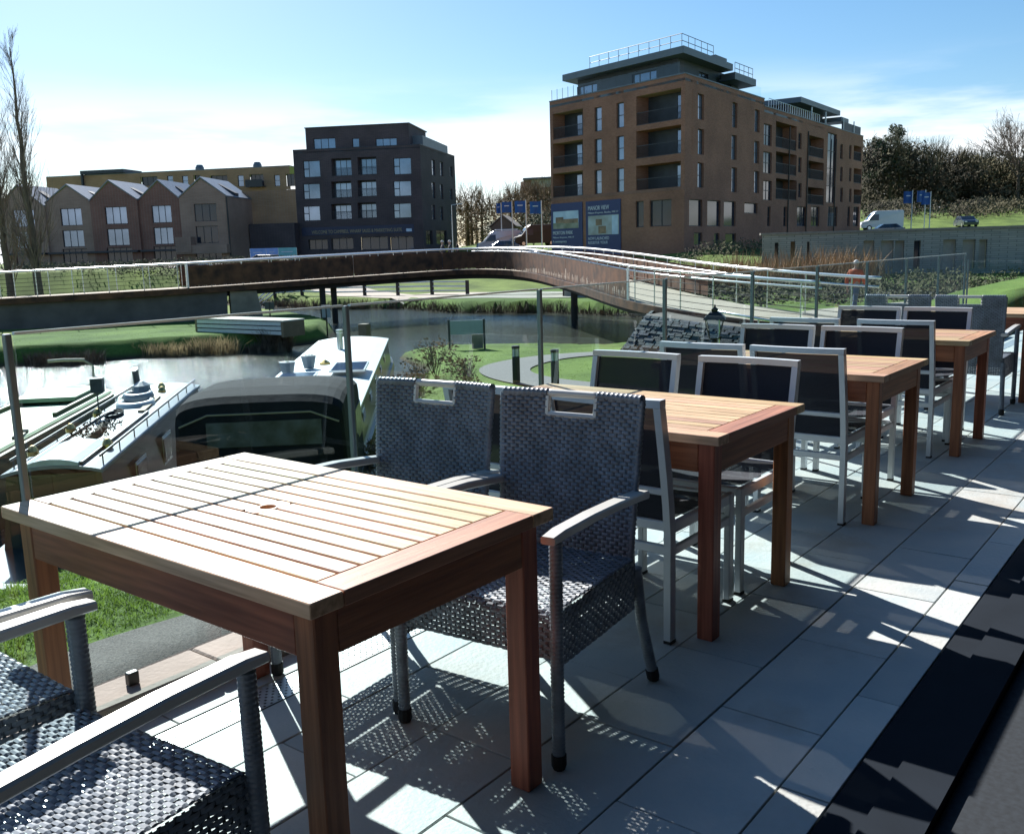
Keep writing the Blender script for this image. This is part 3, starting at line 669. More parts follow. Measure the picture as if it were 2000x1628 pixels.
frect(h2_, FA, 428, 1058, 599, 1166, 'photo_room', 'printed_photo', .066); frect(h2_, FA, 470, 1080, 505, 1115, 'photo_house', 'printed_photo', .07); frect(h2_, FA, 485, 1118, 528, 1160, 'photo_house', 'printed_photo', .07); frect(h2_, FA, 560, 1058, 594, 1164, 'photo_sky', 'printed_photo', .07)
ftext(h2_, FA, 'NOW LAUNCHED', 428, 1197, 545, 1180); ftext(h2_, FA, 'REGISTER YOUR', 428, 1220, 538, 1204)

# --- dark apartment building left of centre
b2_ = empty('apartment_block', RF(-18, 126, .6), 0, 'dark brick apartment building with penthouse and marketing suite sign', 'building'); O = b2_.location
DA = Face((-27.9, 127.4), (-10.9, 124.6)); DB = Face((-10.9, 124.6), (-7.35, 141))
S2 = lambda x, y: (500+x*.25, 200+y*.25)
def drect(F, x0, y0, x1, y1): a = S2(x0, y0); b = S2(x1, y1); return F.rect(a[0], a[1], b[0], b[1])
wn_, bl_ = [], []
for (y0, y1) in ((445, 585), (625, 755), (800, 925)):
    wn_.append(drect(DA, 370, y0+10, 500, y1)); wn_.append(drect(DA, 1075, y0-12, 1212, y1-22)); bl_.append(drect(DA, 590, y0-8, 745, y1-10)); bl_.append(drect(DA, 795, y0-18, 940, y1-20))
g_ = [drect(DA, 410, 1070, 560, 1150), drect(DA, 590, 1060, 760, 1150), drect(DA, 820, 1050, 1030, 1150), drect(DA, 1050, 1050, 1230, 1150)]
zt = 15.0; zb = .4
wall(b2_, DA, zb, zt, [(*h, 'balc') for h in bl_]+wn_+g_, M['brick_dark'])
for h in wn_: window(b2_, DA, h, 2, 1, weights=[1, 2.1])
for h in wn_:
    a, b, c, d = h; mb = MB(); fbox(mb, DA, a+.05, a+(b-a)*.31, c+(d-c)*.48, c+(d-c)*.53, -.2, -.14, O); mb.build('transom', M['frame'], b2_)
for h in bl_: balcony(b2_, DA, h, win=(.05, .95), depth=1.0)
for h in g_: window(b2_, DA, h, 3, 1, pane='window_dark', rec=.3)
wr = []
for (y0, y1) in ((440, 560), (615, 740), (790, 905)): wr += [drect(DB, 1375, y0+10, 1400, y1+10), drect(DB, 1440, y0+25, 1462, y1+15), drect(DB, 1515, y0+60, 1535, y1+20)]
wl_ = [drect(DB, 1330, 1000, 1380, 1110), drect(DB, 1410, 1000, 1490, 1110)]
wall(b2_, DB, zb, zt, wr+wl_, M['brick_dark'])
for h in wr: window(b2_, DB, h, 1, 2, pane='window')
for h in wl_: window(b2_, DB, h, 2, 1, pane='window_dark')
mb = MB(); roof_poly(mb, [(-27.9, 127.4), (-10.9, 124.6), (-7.35, 141), (-25, 144)], zt-.4, zt-.25, O); mb.build('roof', M['dark_clad'], b2_)
mb = MB(); fbox(mb, DA, 0, DA.L, zt, zt+.08, -.3, .05, O); mb.build('coping', M['dark_clad'], b2_)
mb = MB(); fbox(mb, DB, .05, DB.L, zt, zt+.08, -.3, .05, O); mb.build('coping', M['dark_clad'], b2_)
mb = MB(); mb.quad(RF(-27.9, 127.4, zb)-O, RF(-27.9, 127.4, zt)-O, RF(-25, 144, zt)-O, RF(-25, 144, zb)-O); mb.build('rear_wall', M['brick_dark'], b2_)
DP = Face((-26.3, 128.4), (-12.4, 126.2)); hp = [drect(DP, 450, 280, 620, 365), drect(DP, 752, 280, 806, 350), drect(DP, 935, 280, 1100, 345)]
wall(b2_, DP, zt-.3, 17.85, hp, M['brick_dark'], name='penthouse_wall')
for h, c in zip(hp, (3, 1, 3)): window(b2_, DP, h, c, 1)
mb = MB(); roof_poly(mb, [(-26.4, 128.3), (-12.3, 126.1), (-10.8, 136), (-24.8, 138)], 17.85, 17.98, O); mb.build('roof', M['dark_clad'], b2_)
mb = MB(); mb.quad(RF(-12.4, 126.2, zt-.3)-O, RF(-11, 135.8, zt-.3)-O, RF(-11, 135.8, 17.84)-O, RF(-12.4, 126.2, 17.84)-O); mb.build('penthouse_wall', M['brick_dark'], b2_)
mb = MB(); w = DB.p0+DB.d*3-DB.n*.5; mb.loft([[RF(*(w+DB.d*a-DB.n*b), zt-.3)-O for a, b in ((0, 0), (12, 0), (12, 1.6), (0, 1.6))], [RF(*(w+DB.d*a-DB.n*b), z_)-O for a, b, z_ in ((0, 0, 16.5), (12, 0, 16.3), (12, 1.6, 16.3), (0, 1.6, 16.5))]]); mb.build('upper_storey', M['grey_fascia'], b2_)
sg = drect(DA, 360, 965, 1235, 1030); mb = MB(); fbox(mb, DA, sg[0], min(sg[1], DA.L), sg[2], sg[3], .01, .07, O); sgn = mb.build('sign_board', mat('sign_navy', (.02, .03, .075), .5), b2_)
M['sign_tan'] = mat('sign_letters', (.42, .34, .2), .6)
p = S2(437, 1008); a0, z_ = DA.hit(*p); a1 = DA.hit(*S2(1140, 985))[0]; zz = DA.hit(*S2(800, 1000))[1]
text_mesh('lettering', 'WELCOME TO CAMPBELL WHARF SALES & MARKETING SUITE', .62, M['sign_tan'], sgn, DA, a0, zz-.28, .085, a1-a0)
mb = MB(); q = drect(DA, 1175, 985, 1218, 1008); fbox(mb, DA, q[0], min(q[1], DA.L-.1), q[2], q[3], .07, .085, O); mb.build('sign_panel', M['photo_sky'], sgn)
DL = Face((-34, 126.0), (-27.9, 125.4)); mb = MB(); fbox(mb, DL, 0, DL.L, zb, DL.hit(545, 436)[1], -6, 0, O); mb.build('side_wing', M['brick_dark'], b2_)

# --- tan flats behind the gabled houses
b3 = empty('apartment_block', RF(-55, 165, .6), 0, 'long tan brick flats with flat roof behind the gabled houses', 'building'); O = b3.location
G0 = Face((-81, 170), (-36, 161)); 
S5 = lambda x, y: (320+x*.15, 320+y*.15)
def grect(x0, y0, x1, y1, S=S5): a = S(x0, y0); b = S(x1, y1); return G0.rect(a[0], a[1], b[0], b[1])
w1 = [grect(*q) for q in ((45, 155, 120, 265), (240, 155, 315, 290), (965, 150, 1040, 295), (1440, 145, 1510, 290), (1450, 345, 1520, 490), (1460, 550, 1528, 690), (1180, 355, 1305, 490), (1195, 560, 1310, 690), (1205, 745, 1310, 880))]
w2 = [grect(*q) for q in ((390, 145, 480, 290), (600, 150, 830, 285), (1120, 135, 1300, 290), (1590, 130, 1700, 290), (1600, 330, 1710, 490), (1600, 530, 1712, 690))]
S4 = lambda x, y: (70+x*.13, 320+y*.13)
w3 = [grect(*q, S=S4) for q in ((1575, 190, 1830, 330),)]
wall(b3, G0, .3, 16.1, w1+w2+w3, M['brick_tan'])
for h in w1: window(b3, G0, h, 1 if h[1]-h[0] < 1.6 else 2, 1 if h[1]-h[0] > 1.6 else 2)
for h in w2+w3: window(b3, G0, h, 3 if h[1]-h[0] > 2 else 2, 1, pane='window_dark', rec=.4)
for h in w1[6:9]+w2[2:3]:
    mb = MB(); fbox(mb, G0, h[0]-.3, h[1]+.3, h[2]-.2, h[2]-.05, 0, 1.2, O); fbox(mb, G0, h[0]-.3, h[1]+.3, h[2]-.05, h[2]+1., 1.15, 1.2, O); mb.build('balcony', M['frame'], b3)
mb = MB(); roof_poly(mb, [G0.p0, G0.p1, (-33, 178), (-78, 187)], 16.1, 16.25, O); mb.build('roof', M['grey_fascia'], b3)
mb = MB(); a = G0.hit(75, 345)[0]; 
for x in (388, 1150): q = S5(x, 50); s_a, z_a = G0.hit(*q); mb = MB(); mb.lathe([(.7, 0), (.75, .5), (.5, 1.0)], G0.pt(s_a, 16.2, -2)-O, 8); mb.build('roof_vent', M['grey_fascia'], b3)
mb = MB(); q = G0.hit(160, 335)[0]; q2 = G0.hit(245, 335)[0]; fbox(mb, G0, q, q2, 16.3, 16.9, -5, .6, O); fbox(mb, G0, q, q+.3, 14, 16.3, .1, .5, O); mb.build('roof_canopy', M['dark_clad'], b3)
# nearer tan wing with stacked balconies
FW = Face((-32.6, 122.5), (-27.6, 136)); FW0 = Face((-36, 127.2), (-30.6, 126.6)); O = b3.location
FW0 = Face((-35.2, 128), (-27.8, 127.4))
hw_ = [FW0.rect(464, 388, 486, 412), FW0.rect(465, 421, 487, 446), FW0.rect(467, 452, 488, 479)]
wall(b3, FW0, .3, FW0.hit(470, 374)[1], hw_, M['brick_tan'], name='wing_wall')
for h in hw_: window(b3, FW0, h, 3, 1, pane='window')

# --- row of gabled brick houses
SH = lambda x, y: (70+x*.13, 320+y*.13)
M['roof_zinc'] = mat('zinc_roof', (.17, .19, .22), .4, .2, var=.15, ns=2)
M['curtain'] = mat('curtained_window', (.26, .29, .35), .3, .2, var=.2, ns=.8)
H_LINE = Face((-75, 123.5), (-34.6, 119.6))
specs = [(-2, 88, 362, 404, 'brick_buff', 'leftmost gabled brick house, partly behind the bare poplars', 40),
         (88, 178, 361, 395, 'brick_buff', 'second gabled brick house from the left beside the yellow bush', 133),
         (178, 270, 353, 391, 'brick_red', 'reddish gabled house with a broad bright roof slope, third from left', 218),
         (270, 352, 352, 390, 'brick_red', 'dark red gabled brick house beside the pale end house', 311),
         (352, 446, 347, 385, 'brick_buff', 'pale brick gabled end house with black downpipe on its corner', 397)]
for i, (x0, x1, yr, ye, bm_, lab, xr) in enumerate(specs):
    s0, s1 = H_LINE.hit(x0, 420)[0], H_LINE.hit(x1, 420)[0]; zr = H_LINE.hit(xr, yr)[1]; ze = H_LINE.hit((x0+x1)/2, ye)[1]; sm = H_LINE.hit(xr, 420)[0]
    setb = .0 if i % 2 == 0 else .35
    hs_ = empty('gabled_house', H_LINE.pt((s0+s1)/2, .4), 0, lab, 'house', 'row of gabled brick houses'); O = hs_.location
    F = Face(H_LINE.p0-H_LINE.n*setb, H_LINE.p1-H_LINE.n*setb)
    ww = s1-s0; cx = s0+ww*.53
    zw = [(H_LINE.hit(218, 438)[1], H_LINE.hit(218, 404)[1]), (H_LINE.hit(218, 480)[1], H_LINE.hit(218, 447)[1])]
    hw_ = [(cx-ww*.23, cx+ww*.23, a, b) for a, b in zw]; door = (cx-ww*.27, cx+ww*.27, .6, 3.0)
    wall(hs_, F, .3, ze, hw_+[door], M[bm_], s0=s0, s1=s1)
    for k, h in enumerate(hw_): window(hs_, F, h, 3, 1, pane='window' if i < 4 else 'window_dark', weights=[1, 1, 1])
    window(hs_, F, door, 4, 1, pane='window_dark')
    mb = MB(); mb.tri(F.pt(s0, ze)-O, F.pt(s1, ze)-O, F.pt(sm, zr-.15)-O); mb.build('gable', M[bm_], hs_, fix=False)
    D = 9.
    for (sa, za, sb, zb_) in ((s0-.05, ze-.05, sm, zr), (sm, zr, s1+.05, ze-.05)):
        mb = MB(); mb.loft([[F.pt(sa, za, .15)-O, F.pt(sb, zb_, .15)-O, F.pt(sb, zb_+.16, .15)-O, F.pt(sa, za+.16, .15)-O], [F.pt(sa, za, -D)-O, F.pt(sb, zb_, -D)-O, F.pt(sb, zb_+.16, -D)-O, F.pt(sa, za+.16, -D)-O]])
        rf_ = mb.build('roof', M['roof_zinc'], hs_)
    mb = MB(); mb.loft([[F.pt(sm+.9, zr-.85, -3.0)-O, F.pt(s1-.1, ze+.25, -3.0)-O, F.pt(s1-.1, ze+.6, -3.0)-O, F.pt(sm+.9, zr-.5, -3.0)-O], [F.pt(sm+.9, zr-.85, -4.2)-O, F.pt(s1-.1, ze+.25, -4.2)-O, F.pt(s1-.1, ze+.6, -4.2)-O, F.pt(sm+.9, zr-.5, -4.2)-O]]); mb.build('roof_fin', M['frame'], rf_)
    mb = MB(); mb.quad(F.pt(s1, .3)-O, F.pt(s1, .3, -D)-O, F.pt(s1, ze, -D)-O, F.pt(s1, ze)-O); mb.quad(F.pt(s0, .3)-O, F.pt(s0, ze)-O, F.pt(s0, ze, -D)-O, F.pt(s0, .3, -D)-O); mb.build('side_wall', M[bm_], hs_, fix=False)
    if i == 4:
        mb = MB(); mb.tube([F.pt(s1-.05, .4, .12)-O, F.pt(s1-.05, ze, .12)-O], .1, 6); mb.build('downpipe', M['black'], hs_)
        mb = MB(); zz = zw[1][0]-.2; fbox(mb, F, s0-.3, s0+ww*.27, zz-.9, zz+1.0, .02, 1.4, O); fbox(mb, F, s0-.3, s1, zz-1.1, zz-.02, .02, 1.3, O); mb.build('balcony', M[bm_], hs_)
    if i in (0, 1, 2, 3):
        mb = MB(); zz = zw[1][0]-.75; fbox(mb, F, s0+.1, s1-.1, zz-.12, zz+.12, .02, .9, O); mb.build('porch_canopy', M['frame'], hs_)

# --- small things in the centre distance
b5 = empty('office_building', RF(8, 200, 4), 0, 'distant purple-brick building with projecting flat roofs on the hill', 'building'); O = b5.location
E0 = Face((5.4, 200), (14, 197)); E1 = Face((3.2, 206), (5.4, 200))
wd = [(3, 4.2, 9.2, 10.4), (5.5, 6.7, 9.2, 10.4)]
wall(b5, E0, 3, 15.6, wd, brick_mat('purple_brick', (.13, .08, .11), (.16, .1, .13), (.14, .1, .1)))
for h in wd: window(b5, E0, h, 1, 1)
wd = [(2.6, 5.0, 10.6, 12.2)]
wall(b5, E1, 3, 15.6, wd, M['brick_red']); window(b5, E1, wd[0], 2, 1)
mb = MB(); fbox(mb, E0, 0, E0.L, 13.9, 15.6, 0, .1, O); mb.build('upper_band', mat('pale_render', (.42, .43, .36), .8), b5)
mb = MB(); roof_poly(mb, [(3.6, 199), (14.5, 195.6), (15, 206), (4, 208)], 15.6, 15.9, O); mb.build('roof_slab', M['grey_fascia'], b5)
mb = MB(); roof_poly(mb, [(1.6, 205.5), (4.9, 199.5), (5.4, 201), (3.4, 207)], 12.6, 12.8, O); mb.build('roof_slab', M['grey_fascia'], b5)
b6 = empty('gabled_hut', RF(-.5, 118, 2.2), 0, 'small brown brick gable end with tiled roof beyond the vans', 'building'); O = b6.location
F6 = Face((-1.95, 118), (.95, 117.6)); zr6, ze6 = 5.5, 4.2
M['brick_hut'] = brick_mat('hut_brick', (.13, .09, .07), (.15, .105, .08), (.14, .11, .09))
mb = MB(); mb.loft([[F6.pt(0, 1.2)-O, F6.pt(F6.L, 1.2)-O, F6.pt(F6.L, ze6)-O, F6.pt(F6.L/2, zr6)-O, F6.pt(0, ze6)-O], [F6.pt(0, 1.2, -6)-O, F6.pt(F6.L, 1.2, -6)-O, F6.pt(F6.L, ze6, -6)-O, F6.pt(F6.L/2, zr6, -6)-O, F6.pt(0, ze6, -6)-O]]); mb.build('wall', M['brick_hut'], b6)
for a, b in (((-.25, ze6-.1), (F6.L/2, zr6)), ((F6.L/2, zr6), (F6.L+.25, ze6-.1))):
    mb = MB(); mb.loft([[F6.pt(a[0], a[1]+.03, .2)-O, F6.pt(b[0], b[1]+.03, .2)-O, F6.pt(b[0], b[1]+.18, .2)-O, F6.pt(a[0], a[1]+.18, .2)-O], [F6.pt(a[0], a[1]+.03, -6.2)-O, F6.pt(b[0], b[1]+.03, -6.2)-O, F6.pt(b[0], b[1]+.18, -6.2)-O, F6.pt(a[0], a[1]+.18, -6.2)-O]]); mb.build('roof', mat('hut_tiles', (.2, .17, .15), .8), b6)

# --- long low stone-faced wall on the right, with recessed openings
b7 = empty('stone_wall', RF(20, 54, -.4), 0, 'long low pale stone wall with dark recessed openings on the right', 'wall'); O = b7.location
FS = Face((14.9, 55.5), (34.5, 51.0)); M['stone_pale'] = brick_mat('pale_stone', (.25, .25, .235), (.32, .31, .29), (.14, .14, .14), 1.0, .42, .12)
ho = [FS.rect(1513, 474, 1520, 500), FS.rect(1544, 472, 1553, 502), FS.rect(1576, 472, 1581, 500), FS.rect(1686, 470, 1707, 505), FS.rect(1720, 470, 1745, 508), FS.rect(1748, 470, 1766, 508), FS.rect(1785, 470, 1798, 500), FS.rect(1842, 468, 1867, 500), FS.rect(1880, 468, 1905, 506), FS.rect(1912, 468, 1928, 506)]
zt7 = FS.hit(1600, 456)[1]; ho = [(a, b, -.35, min(d, zt7-.35)) for a, b, c, d in ho]
wall(b7, FS, -1.2, zt7, ho, M['stone_pale'], depth=.35)
M['pale_panel'] = mat('pale_panel', (.40, .37, .34), .6, var=.1)
M['tan_panel'] = mat('tan_panel', (.24, .17, .1), .7)
for k, h in enumerate(ho):
    mb = MB(); fbox(mb, FS, h[0], h[1], h[2], h[3], -.42, -.36, O); mb.build('door_panel', M[('window_dark', 'tan_panel', 'window_dark', 'pale_panel', 'pale_panel', 'pale_panel', 'window_dark', 'pale_panel', 'pale_panel', 'pale_panel')[k]], b7)
mb = MB(); fbox(mb, FS, -.1, FS.L, zt7, zt7+.12, -1.5, .08, O); mb.build('coping', mat('coping_stone', (.22, .2, .19), .8), b7)

# ---------------------------------------------------------------- terrace
M['tile'] = mat('paving_stone', (.46, .52, .535), .62, var=.09, ns=3.5, det=8, bump=.15, bs=60, rnd=.12, tint=(.54, .53, .50))
t_ = M['tile'].node_tree; n = t_.nodes.new; l = t_.links.new; b = t_.nodes['Principled BSDF']
src = b.inputs['Base Color'].links[0].from_socket    # brown water stains in irregular patches
geo = n('ShaderNodeNewGeometry'); nn = n('ShaderNodeTexNoise'); nn.inputs['Scale'].default_value = 1.7; nn.inputs['Detail'].default_value = 9; nn.inputs['Roughness'].default_value = .62; l(geo.outputs['Position'], nn.inputs['Vector'])
mr = n('ShaderNodeMapRange'); mr.inputs[1].default_value = .54; mr.inputs[2].default_value = .72; mr.inputs[4].default_value = .55; l(nn.outputs['Fac'], mr.inputs[0])
mxt = n('ShaderNodeMix'); mxt.data_type = 'RGBA'; l(mr.outputs[0], mxt.inputs[0]); l(src, mxt.inputs[6]); mxt.inputs[7].default_value = (.36, .28, .2, 1); l(mxt.outputs[2], b.inputs['Base Color'])
M['bedding'] = mat('joint_bedding', (.10, .085, .065), .95, var=.2, ns=30)
mb = MB(); mb.box(-3, 40, .62, 2.60, -.5, -.012); terr = tag(mb.build('terrace', M['bedding']), kind='structure')
TILES = {}
def tile(u0, u1, n0, n1):
    g_ = .0025; w, d = round(u1-u0-2*g_, 4), round(n1-n0-2*g_, 4)
    if (w, d) not in TILES: TILES[(w, d)] = MB().bbox(-w/2, w/2, -d/2, d/2, -.02, 0, .0015).mesh('paving_tile', M['tile'])
    o = link_mesh('paving_tile', TILES[(w, d)], terr, ((u0+u1)/2, (n0+n1)/2, rng.uniform(-.0015, .0015)), math.pi*rng.randint(0, 1))
TL = .605
rows = [(.70, .83, 2.13), (.83, 1.138, 1.833), (1.138, 1.447, 2.13+.012), (1.447, 1.755, 1.833), (1.755, 2.065, 2.13), (2.065, 2.27, 1.82), (2.405, 2.53, 2.02)]
for n0, n1, ph in rows:
    u_ = ph-TL*6
    while u_ < 11.5: tile(u_, u_+TL, n0, n1); u_ += TL
mb = MB(); mb.box(11.4, 40, .7, 2.53, -.3, -.004); mb.build('far_paving', M['tile'], terr)  # paving and slab lengthened beyond view so the glass mirrors no lawn
# perforated drain cover
mb = MB(); st = .0135; ua = .6
M['galv'] = mat('galvanised_steel', (.56, .58, .58), .4, .6, var=.15, ns=12)
hx = st*.5
for k in range(int(4.2/st)):
    for j in range(8):
        x0, y0 = ua+k*st, 2.2765+j*st*1.13; x1, y1 = x0+st, y0+st*1.13; cx, cy, r_ = (x0+x1)/2, (y0+y1)/2, .0040
        if (k+j) % 2 == 0:
            i = len(mb.v); mb.v += [(x0, y0, 0), (x1, y0, 0), (x1, y1, 0), (x0, y1, 0), (cx-r_, cy-r_, 0), (cx+r_, cy-r_, 0), (cx+r_, cy+r_, 0), (cx-r_, cy+r_, 0)]
            for q in ((0, 1, 5, 4), (1, 2, 6, 5), (2, 3, 7, 6), (3, 0, 4, 7)): mb.f.append(tuple(i+e for e in q)); mb.m.append(0)
        else: mb.quad((x0, y0, 0), (x1, y0, 0), (x1, y1, 0), (x0, y1, 0))
dr = mb.build('drain_cover', M['galv'], terr, fix=False); dr['kind'] = 'stuff'
mb = MB(); mb.box(4.83, 14, 2.2765, 2.399, -.01, -.001); mb.build('drain_cover_far', M['galv'], terr)
# kerb and gravel strip outside
M['kerb'] = mat('kerb_concrete', (.33, .29, .25), .9, var=.15, ns=5, bump=.2, bs=60)
kb = empty('kerb', (0, 2.62, 0)); tag(kb, kind='structure')
for k in range(18):
    mb = MB(); mb.bbox(-2+k*.915, -2+k*.915+.909, -.085, .085, -.3, .075, .006); mb.build('kerb_stone', M['kerb'], kb)
mb = MB(); ns_ = 120
rows_ = []
for k in range(ns_+1):
    u_ = -3+k*.16
    rows_.append([(u_, y, float(land(np.array([u_*ER.x+y*ER.y]), np.array([u_*EF.x+y*EF.y]))[0])+.03) for y in (2.70, 2.9, 3.1, 3.26+.05*math.sin(u_*5))])
mb.loft(rows_, closed=False); tag(mb.build('gravel_strip', M['gravel'], fix=False, smooth=True), kind='structure')

# ---------------------------------------------------------------- glass balustrade
bal = empty('glass_balustrade', (1.148, 2.62, .075), 0, 'frameless clear glass balustrade with slim teal posts along the terrace edge', 'balustrade')
pm_ = MB().bbox(-.009, .009, -.011, .011, 0, 1.108, .002).mesh('post', M['post']); PS = 1.215
gm_ = MB().box(.018, PS-.018, -.005, .005, .045, 1.104).mesh('pane', M['glass']); em_ = MB().box(.018, PS-.018, -.0075, .0075, 1.1045, 1.112).mesh('top_edge', M['glass_edge_gleam'])
cm_ = MB().bbox(-.018, .018, -.012, .012, .0, .042, .003).mesh('clamp', M['black'])
for k in range(-2, 10):
    link_mesh('post', pm_, bal, (k*PS, 0, 0))
    if k < 9:
        p_ = link_mesh('pane', gm_, bal, (k*PS, 0, 0)); link_mesh('top_edge', em_, p_)
        link_mesh('clamp', cm_, p_, (.25, 0, 0)); link_mesh('clamp', cm_, p_, (PS-.25, 0, 0))
bal2 = empty('glass_balustrade', (12.05, 2.62, 0), -math.pi/2, 'glass balustrade closing the far end of the terrace', 'balustrade')
for k in range(3):
    link_mesh('post', pm_, bal2, (k*.95+.04, 0, 0))
mbp = MB().box(.06, .93, -.005, .005, .045, 1.104).mesh('pane', M['glass'])
for k in range(2): link_mesh('pane', mbp, bal2, (k*.95, 0, 0))

# ---------------------------------------------------------------- the room the view is taken from (open glazed front)
rm = empty('restaurant_front', (2, .5, 0), 0, 'dark aluminium threshold and frame of the open glazed restaurant front', 'building')
M['alu_dark'] = mat('dark_aluminium', (.014, .019, .027), .85, .0, spec=.1)
M['carpet'] = mat('dark_carpet', (.018, .023, .03), .95, var=.3, ns=60)
def rmb(name, x0, x1, y0, y1, z0, z1, m): mb = MB(); mb.box(x0-2, x1-2, y0-.5, y1-.5, z0, z1); return mb.build(name, M[m], rm)
rmb('threshold', -4, 40, .60, .69, -.2, .012, 'alu_dark'); rmb('track', -4, 40, .47, .597, -.2, .03, 'alu_dark')
rmb('mullion', 4.60, 4.70, .47, .60, .03, 2.7, 'alu_dark'); rmb('mullion', -3.2, -3.1, .47, .60, .03, 2.7, 'alu_dark'); rmb('mullion', 8.4, 8.5, .47, .60, .03, 2.7, 'alu_dark')
rmb('pane', 4.71, 8.39, .53, .54, .035, 2.69, 'glass')
M['render_wall'] = mat('room_wall', (.10, .10, .10), .9)
rmb('header', -4, 40, .45, .69, 2.702, 6.0, 'alu_dark'); rmb('room_ceiling', -4, 40, -6, .445, 2.75, 2.9, 'render_wall'); rmb('room_wall', -4, 40, -6.2, -6.01, 0, 2.745, 'render_wall'); rmb('room_wall', -4.2, -4.01, -6, .44, 0, 2.745, 'render_wall'); rmb('unseen_facade_wall', 8.51, 40, .48, .59, .031, 2.70, 'alu_dark'); rmb('room_wall', 40.01, 40.2, -6, .44, 0, 2.745, 'render_wall')  # facade wall added out of view, keeps sunlit lawn out of the glass reflections
mb = MB(); mb.box(-4, 40, -6, .468, -.2, 0); tag(mb.build('floor', M['carpet']), kind='structure')

# ---------------------------------------------------------------- wooden tables
def wood(name, col, tint, rough, rnd_, st=(.45, 9, 9)): return mat(name, col, rough, var=.2, ns=7, det=9, bump=.1, bs=30, stretch=st, rnd=rnd_, tint=tint, spec=.5)
M['wood_top'] = wood('oiled_hardwood', (.46, .275, .14), (.57, .39, .225), .5, .22)  # same timber as the legs, paler: sun glare put into the colour
LC = ((.27, .088, .038), (.36, .13, .058), .5, .14)  # leg and rail tones: their shaded look put into the darker colour
M['wood_end'] = wood('hardwood_end_board', (.34, .155, .08), (.43, .21, .115), .5, .15)  # redder and darker: weaker glare across the grain put into the colour
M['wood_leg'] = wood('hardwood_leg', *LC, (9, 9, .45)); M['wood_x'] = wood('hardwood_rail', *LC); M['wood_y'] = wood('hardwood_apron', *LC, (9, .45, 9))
TU, TN, TH = .7733, 1.2416, .74
def make_table():
    t = empty('dining_table', (0, 0, 0)); th = .032; e = .083; half = TN/2
    # local x = across the table (terrace direction), y = outwards; origin under the centre of the top
    def bd(name, w, ln, m='wood_top', hole=None):
        """board lying along local x, length ln, width w"""
        mb = MB(); mb.bbox(0, ln, -w/2, w/2, TH-th, TH, .002); return mb.mesh(name, M[m])
    edge = bd('edge_board', e, TN); slat = bd('slat', .0522, TN-2*e-.004); short = bd('slat', .0522, half-e-.004-.028); bread = bd('end_board', e, TU-2*e-.004, 'wood_end')
    for sx in (-1, 1): link_mesh('edge_board', edge, t, (sx*(TU/2-e/2), -half, 0), math.pi/2)
    for sy in (-1, 1): link_mesh('end_board', bread, t, (-TU/2+e+.002, sy*(half-e/2), 0), 0)
    n_ = 10; span = TU-2*e; pt = span/n_
    for k in range(n_):
        gp = (span-10*.0522)/11; x = -TU/2+e+gp+.0261+k*(.0522+gp)
        if k in (4, 5):
            for sy in (-1, 1): link_mesh('slat', short, t, (x, .002+.0275 if sy > 0 else -half+e+.002, 0), math.pi/2)
        else: link_mesh('slat', slat, t, (x, -half+e+.002, 0), math.pi/2)
    # ring round the umbrella hole
    mb = MB(); R = 24; i = 0; hw, hl = pt-.003, .028
    inner = [(.021*math.cos(2*math.pi*q/R), .021*math.sin(2*math.pi*q/R)) for q in range(R)]
    outer = []
    for q in range(R):
        c, s = math.cos(2*math.pi*q/R), math.sin(2*math.pi*q/R); k = min(hw/abs(c) if abs(c) > 1e-6 else 9, hl/abs(s) if abs(s) > 1e-6 else 9); outer.append((c*k, s*k))
    for q in range(R):
        a, b = q, (q+1) % R
        mb.quad((*inner[a], TH), (*outer[a], TH), (*outer[b], TH), (*inner[b], TH)); mb.quad((*inner[b], TH), (*inner[b], TH-th), (*inner[a], TH-th), (*inner[a], TH))
    mb.build('parasol_hole', M['wood_top'], t, fix=False)
    # aprons, legs, cross battens
    i_, w = .03, .06
    for sx in (-1, 1):
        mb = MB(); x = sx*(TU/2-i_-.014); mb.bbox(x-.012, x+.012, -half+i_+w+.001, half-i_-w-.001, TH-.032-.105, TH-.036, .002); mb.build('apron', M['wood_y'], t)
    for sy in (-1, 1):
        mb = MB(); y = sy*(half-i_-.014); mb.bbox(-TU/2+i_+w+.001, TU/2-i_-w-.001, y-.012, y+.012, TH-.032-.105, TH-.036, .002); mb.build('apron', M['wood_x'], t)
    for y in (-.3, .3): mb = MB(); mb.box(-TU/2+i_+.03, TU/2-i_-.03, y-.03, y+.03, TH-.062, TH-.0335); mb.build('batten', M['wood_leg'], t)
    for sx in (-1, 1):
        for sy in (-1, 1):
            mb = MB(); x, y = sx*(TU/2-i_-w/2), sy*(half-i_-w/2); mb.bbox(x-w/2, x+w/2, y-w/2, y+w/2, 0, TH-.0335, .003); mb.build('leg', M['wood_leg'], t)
    return t
tbl0 = make_table()
TAB = [(1.0465, 1.3035, 'nearest slatted wooden table, its top coloured pale with sun glare, in the foreground', 0), (2.8076, 1.332, 'slatted reddish wooden table behind the two grey wicker armchairs', 0), (4.4859, 1.2936, 'wooden table third along the terrace, between navy sling chairs', 0), (6.2506, 1.3061, 'wooden table fourth along the terrace, between navy sling chairs', 0), (8.62, 1.32, 'farthest wooden table, cut off by the right edge of the photo', 0)]
for k, (u0, n0, lab, rz) in enumerate(TAB):
    o = tbl0 if k == 0 else copy_tree(tbl0)
    o.location = (u0+TU/2, n0+TN/2, 0); o.rotation_euler = (0, 0, rz); tag(o, lab, 'table', 'slatted wooden tables along the terrace')

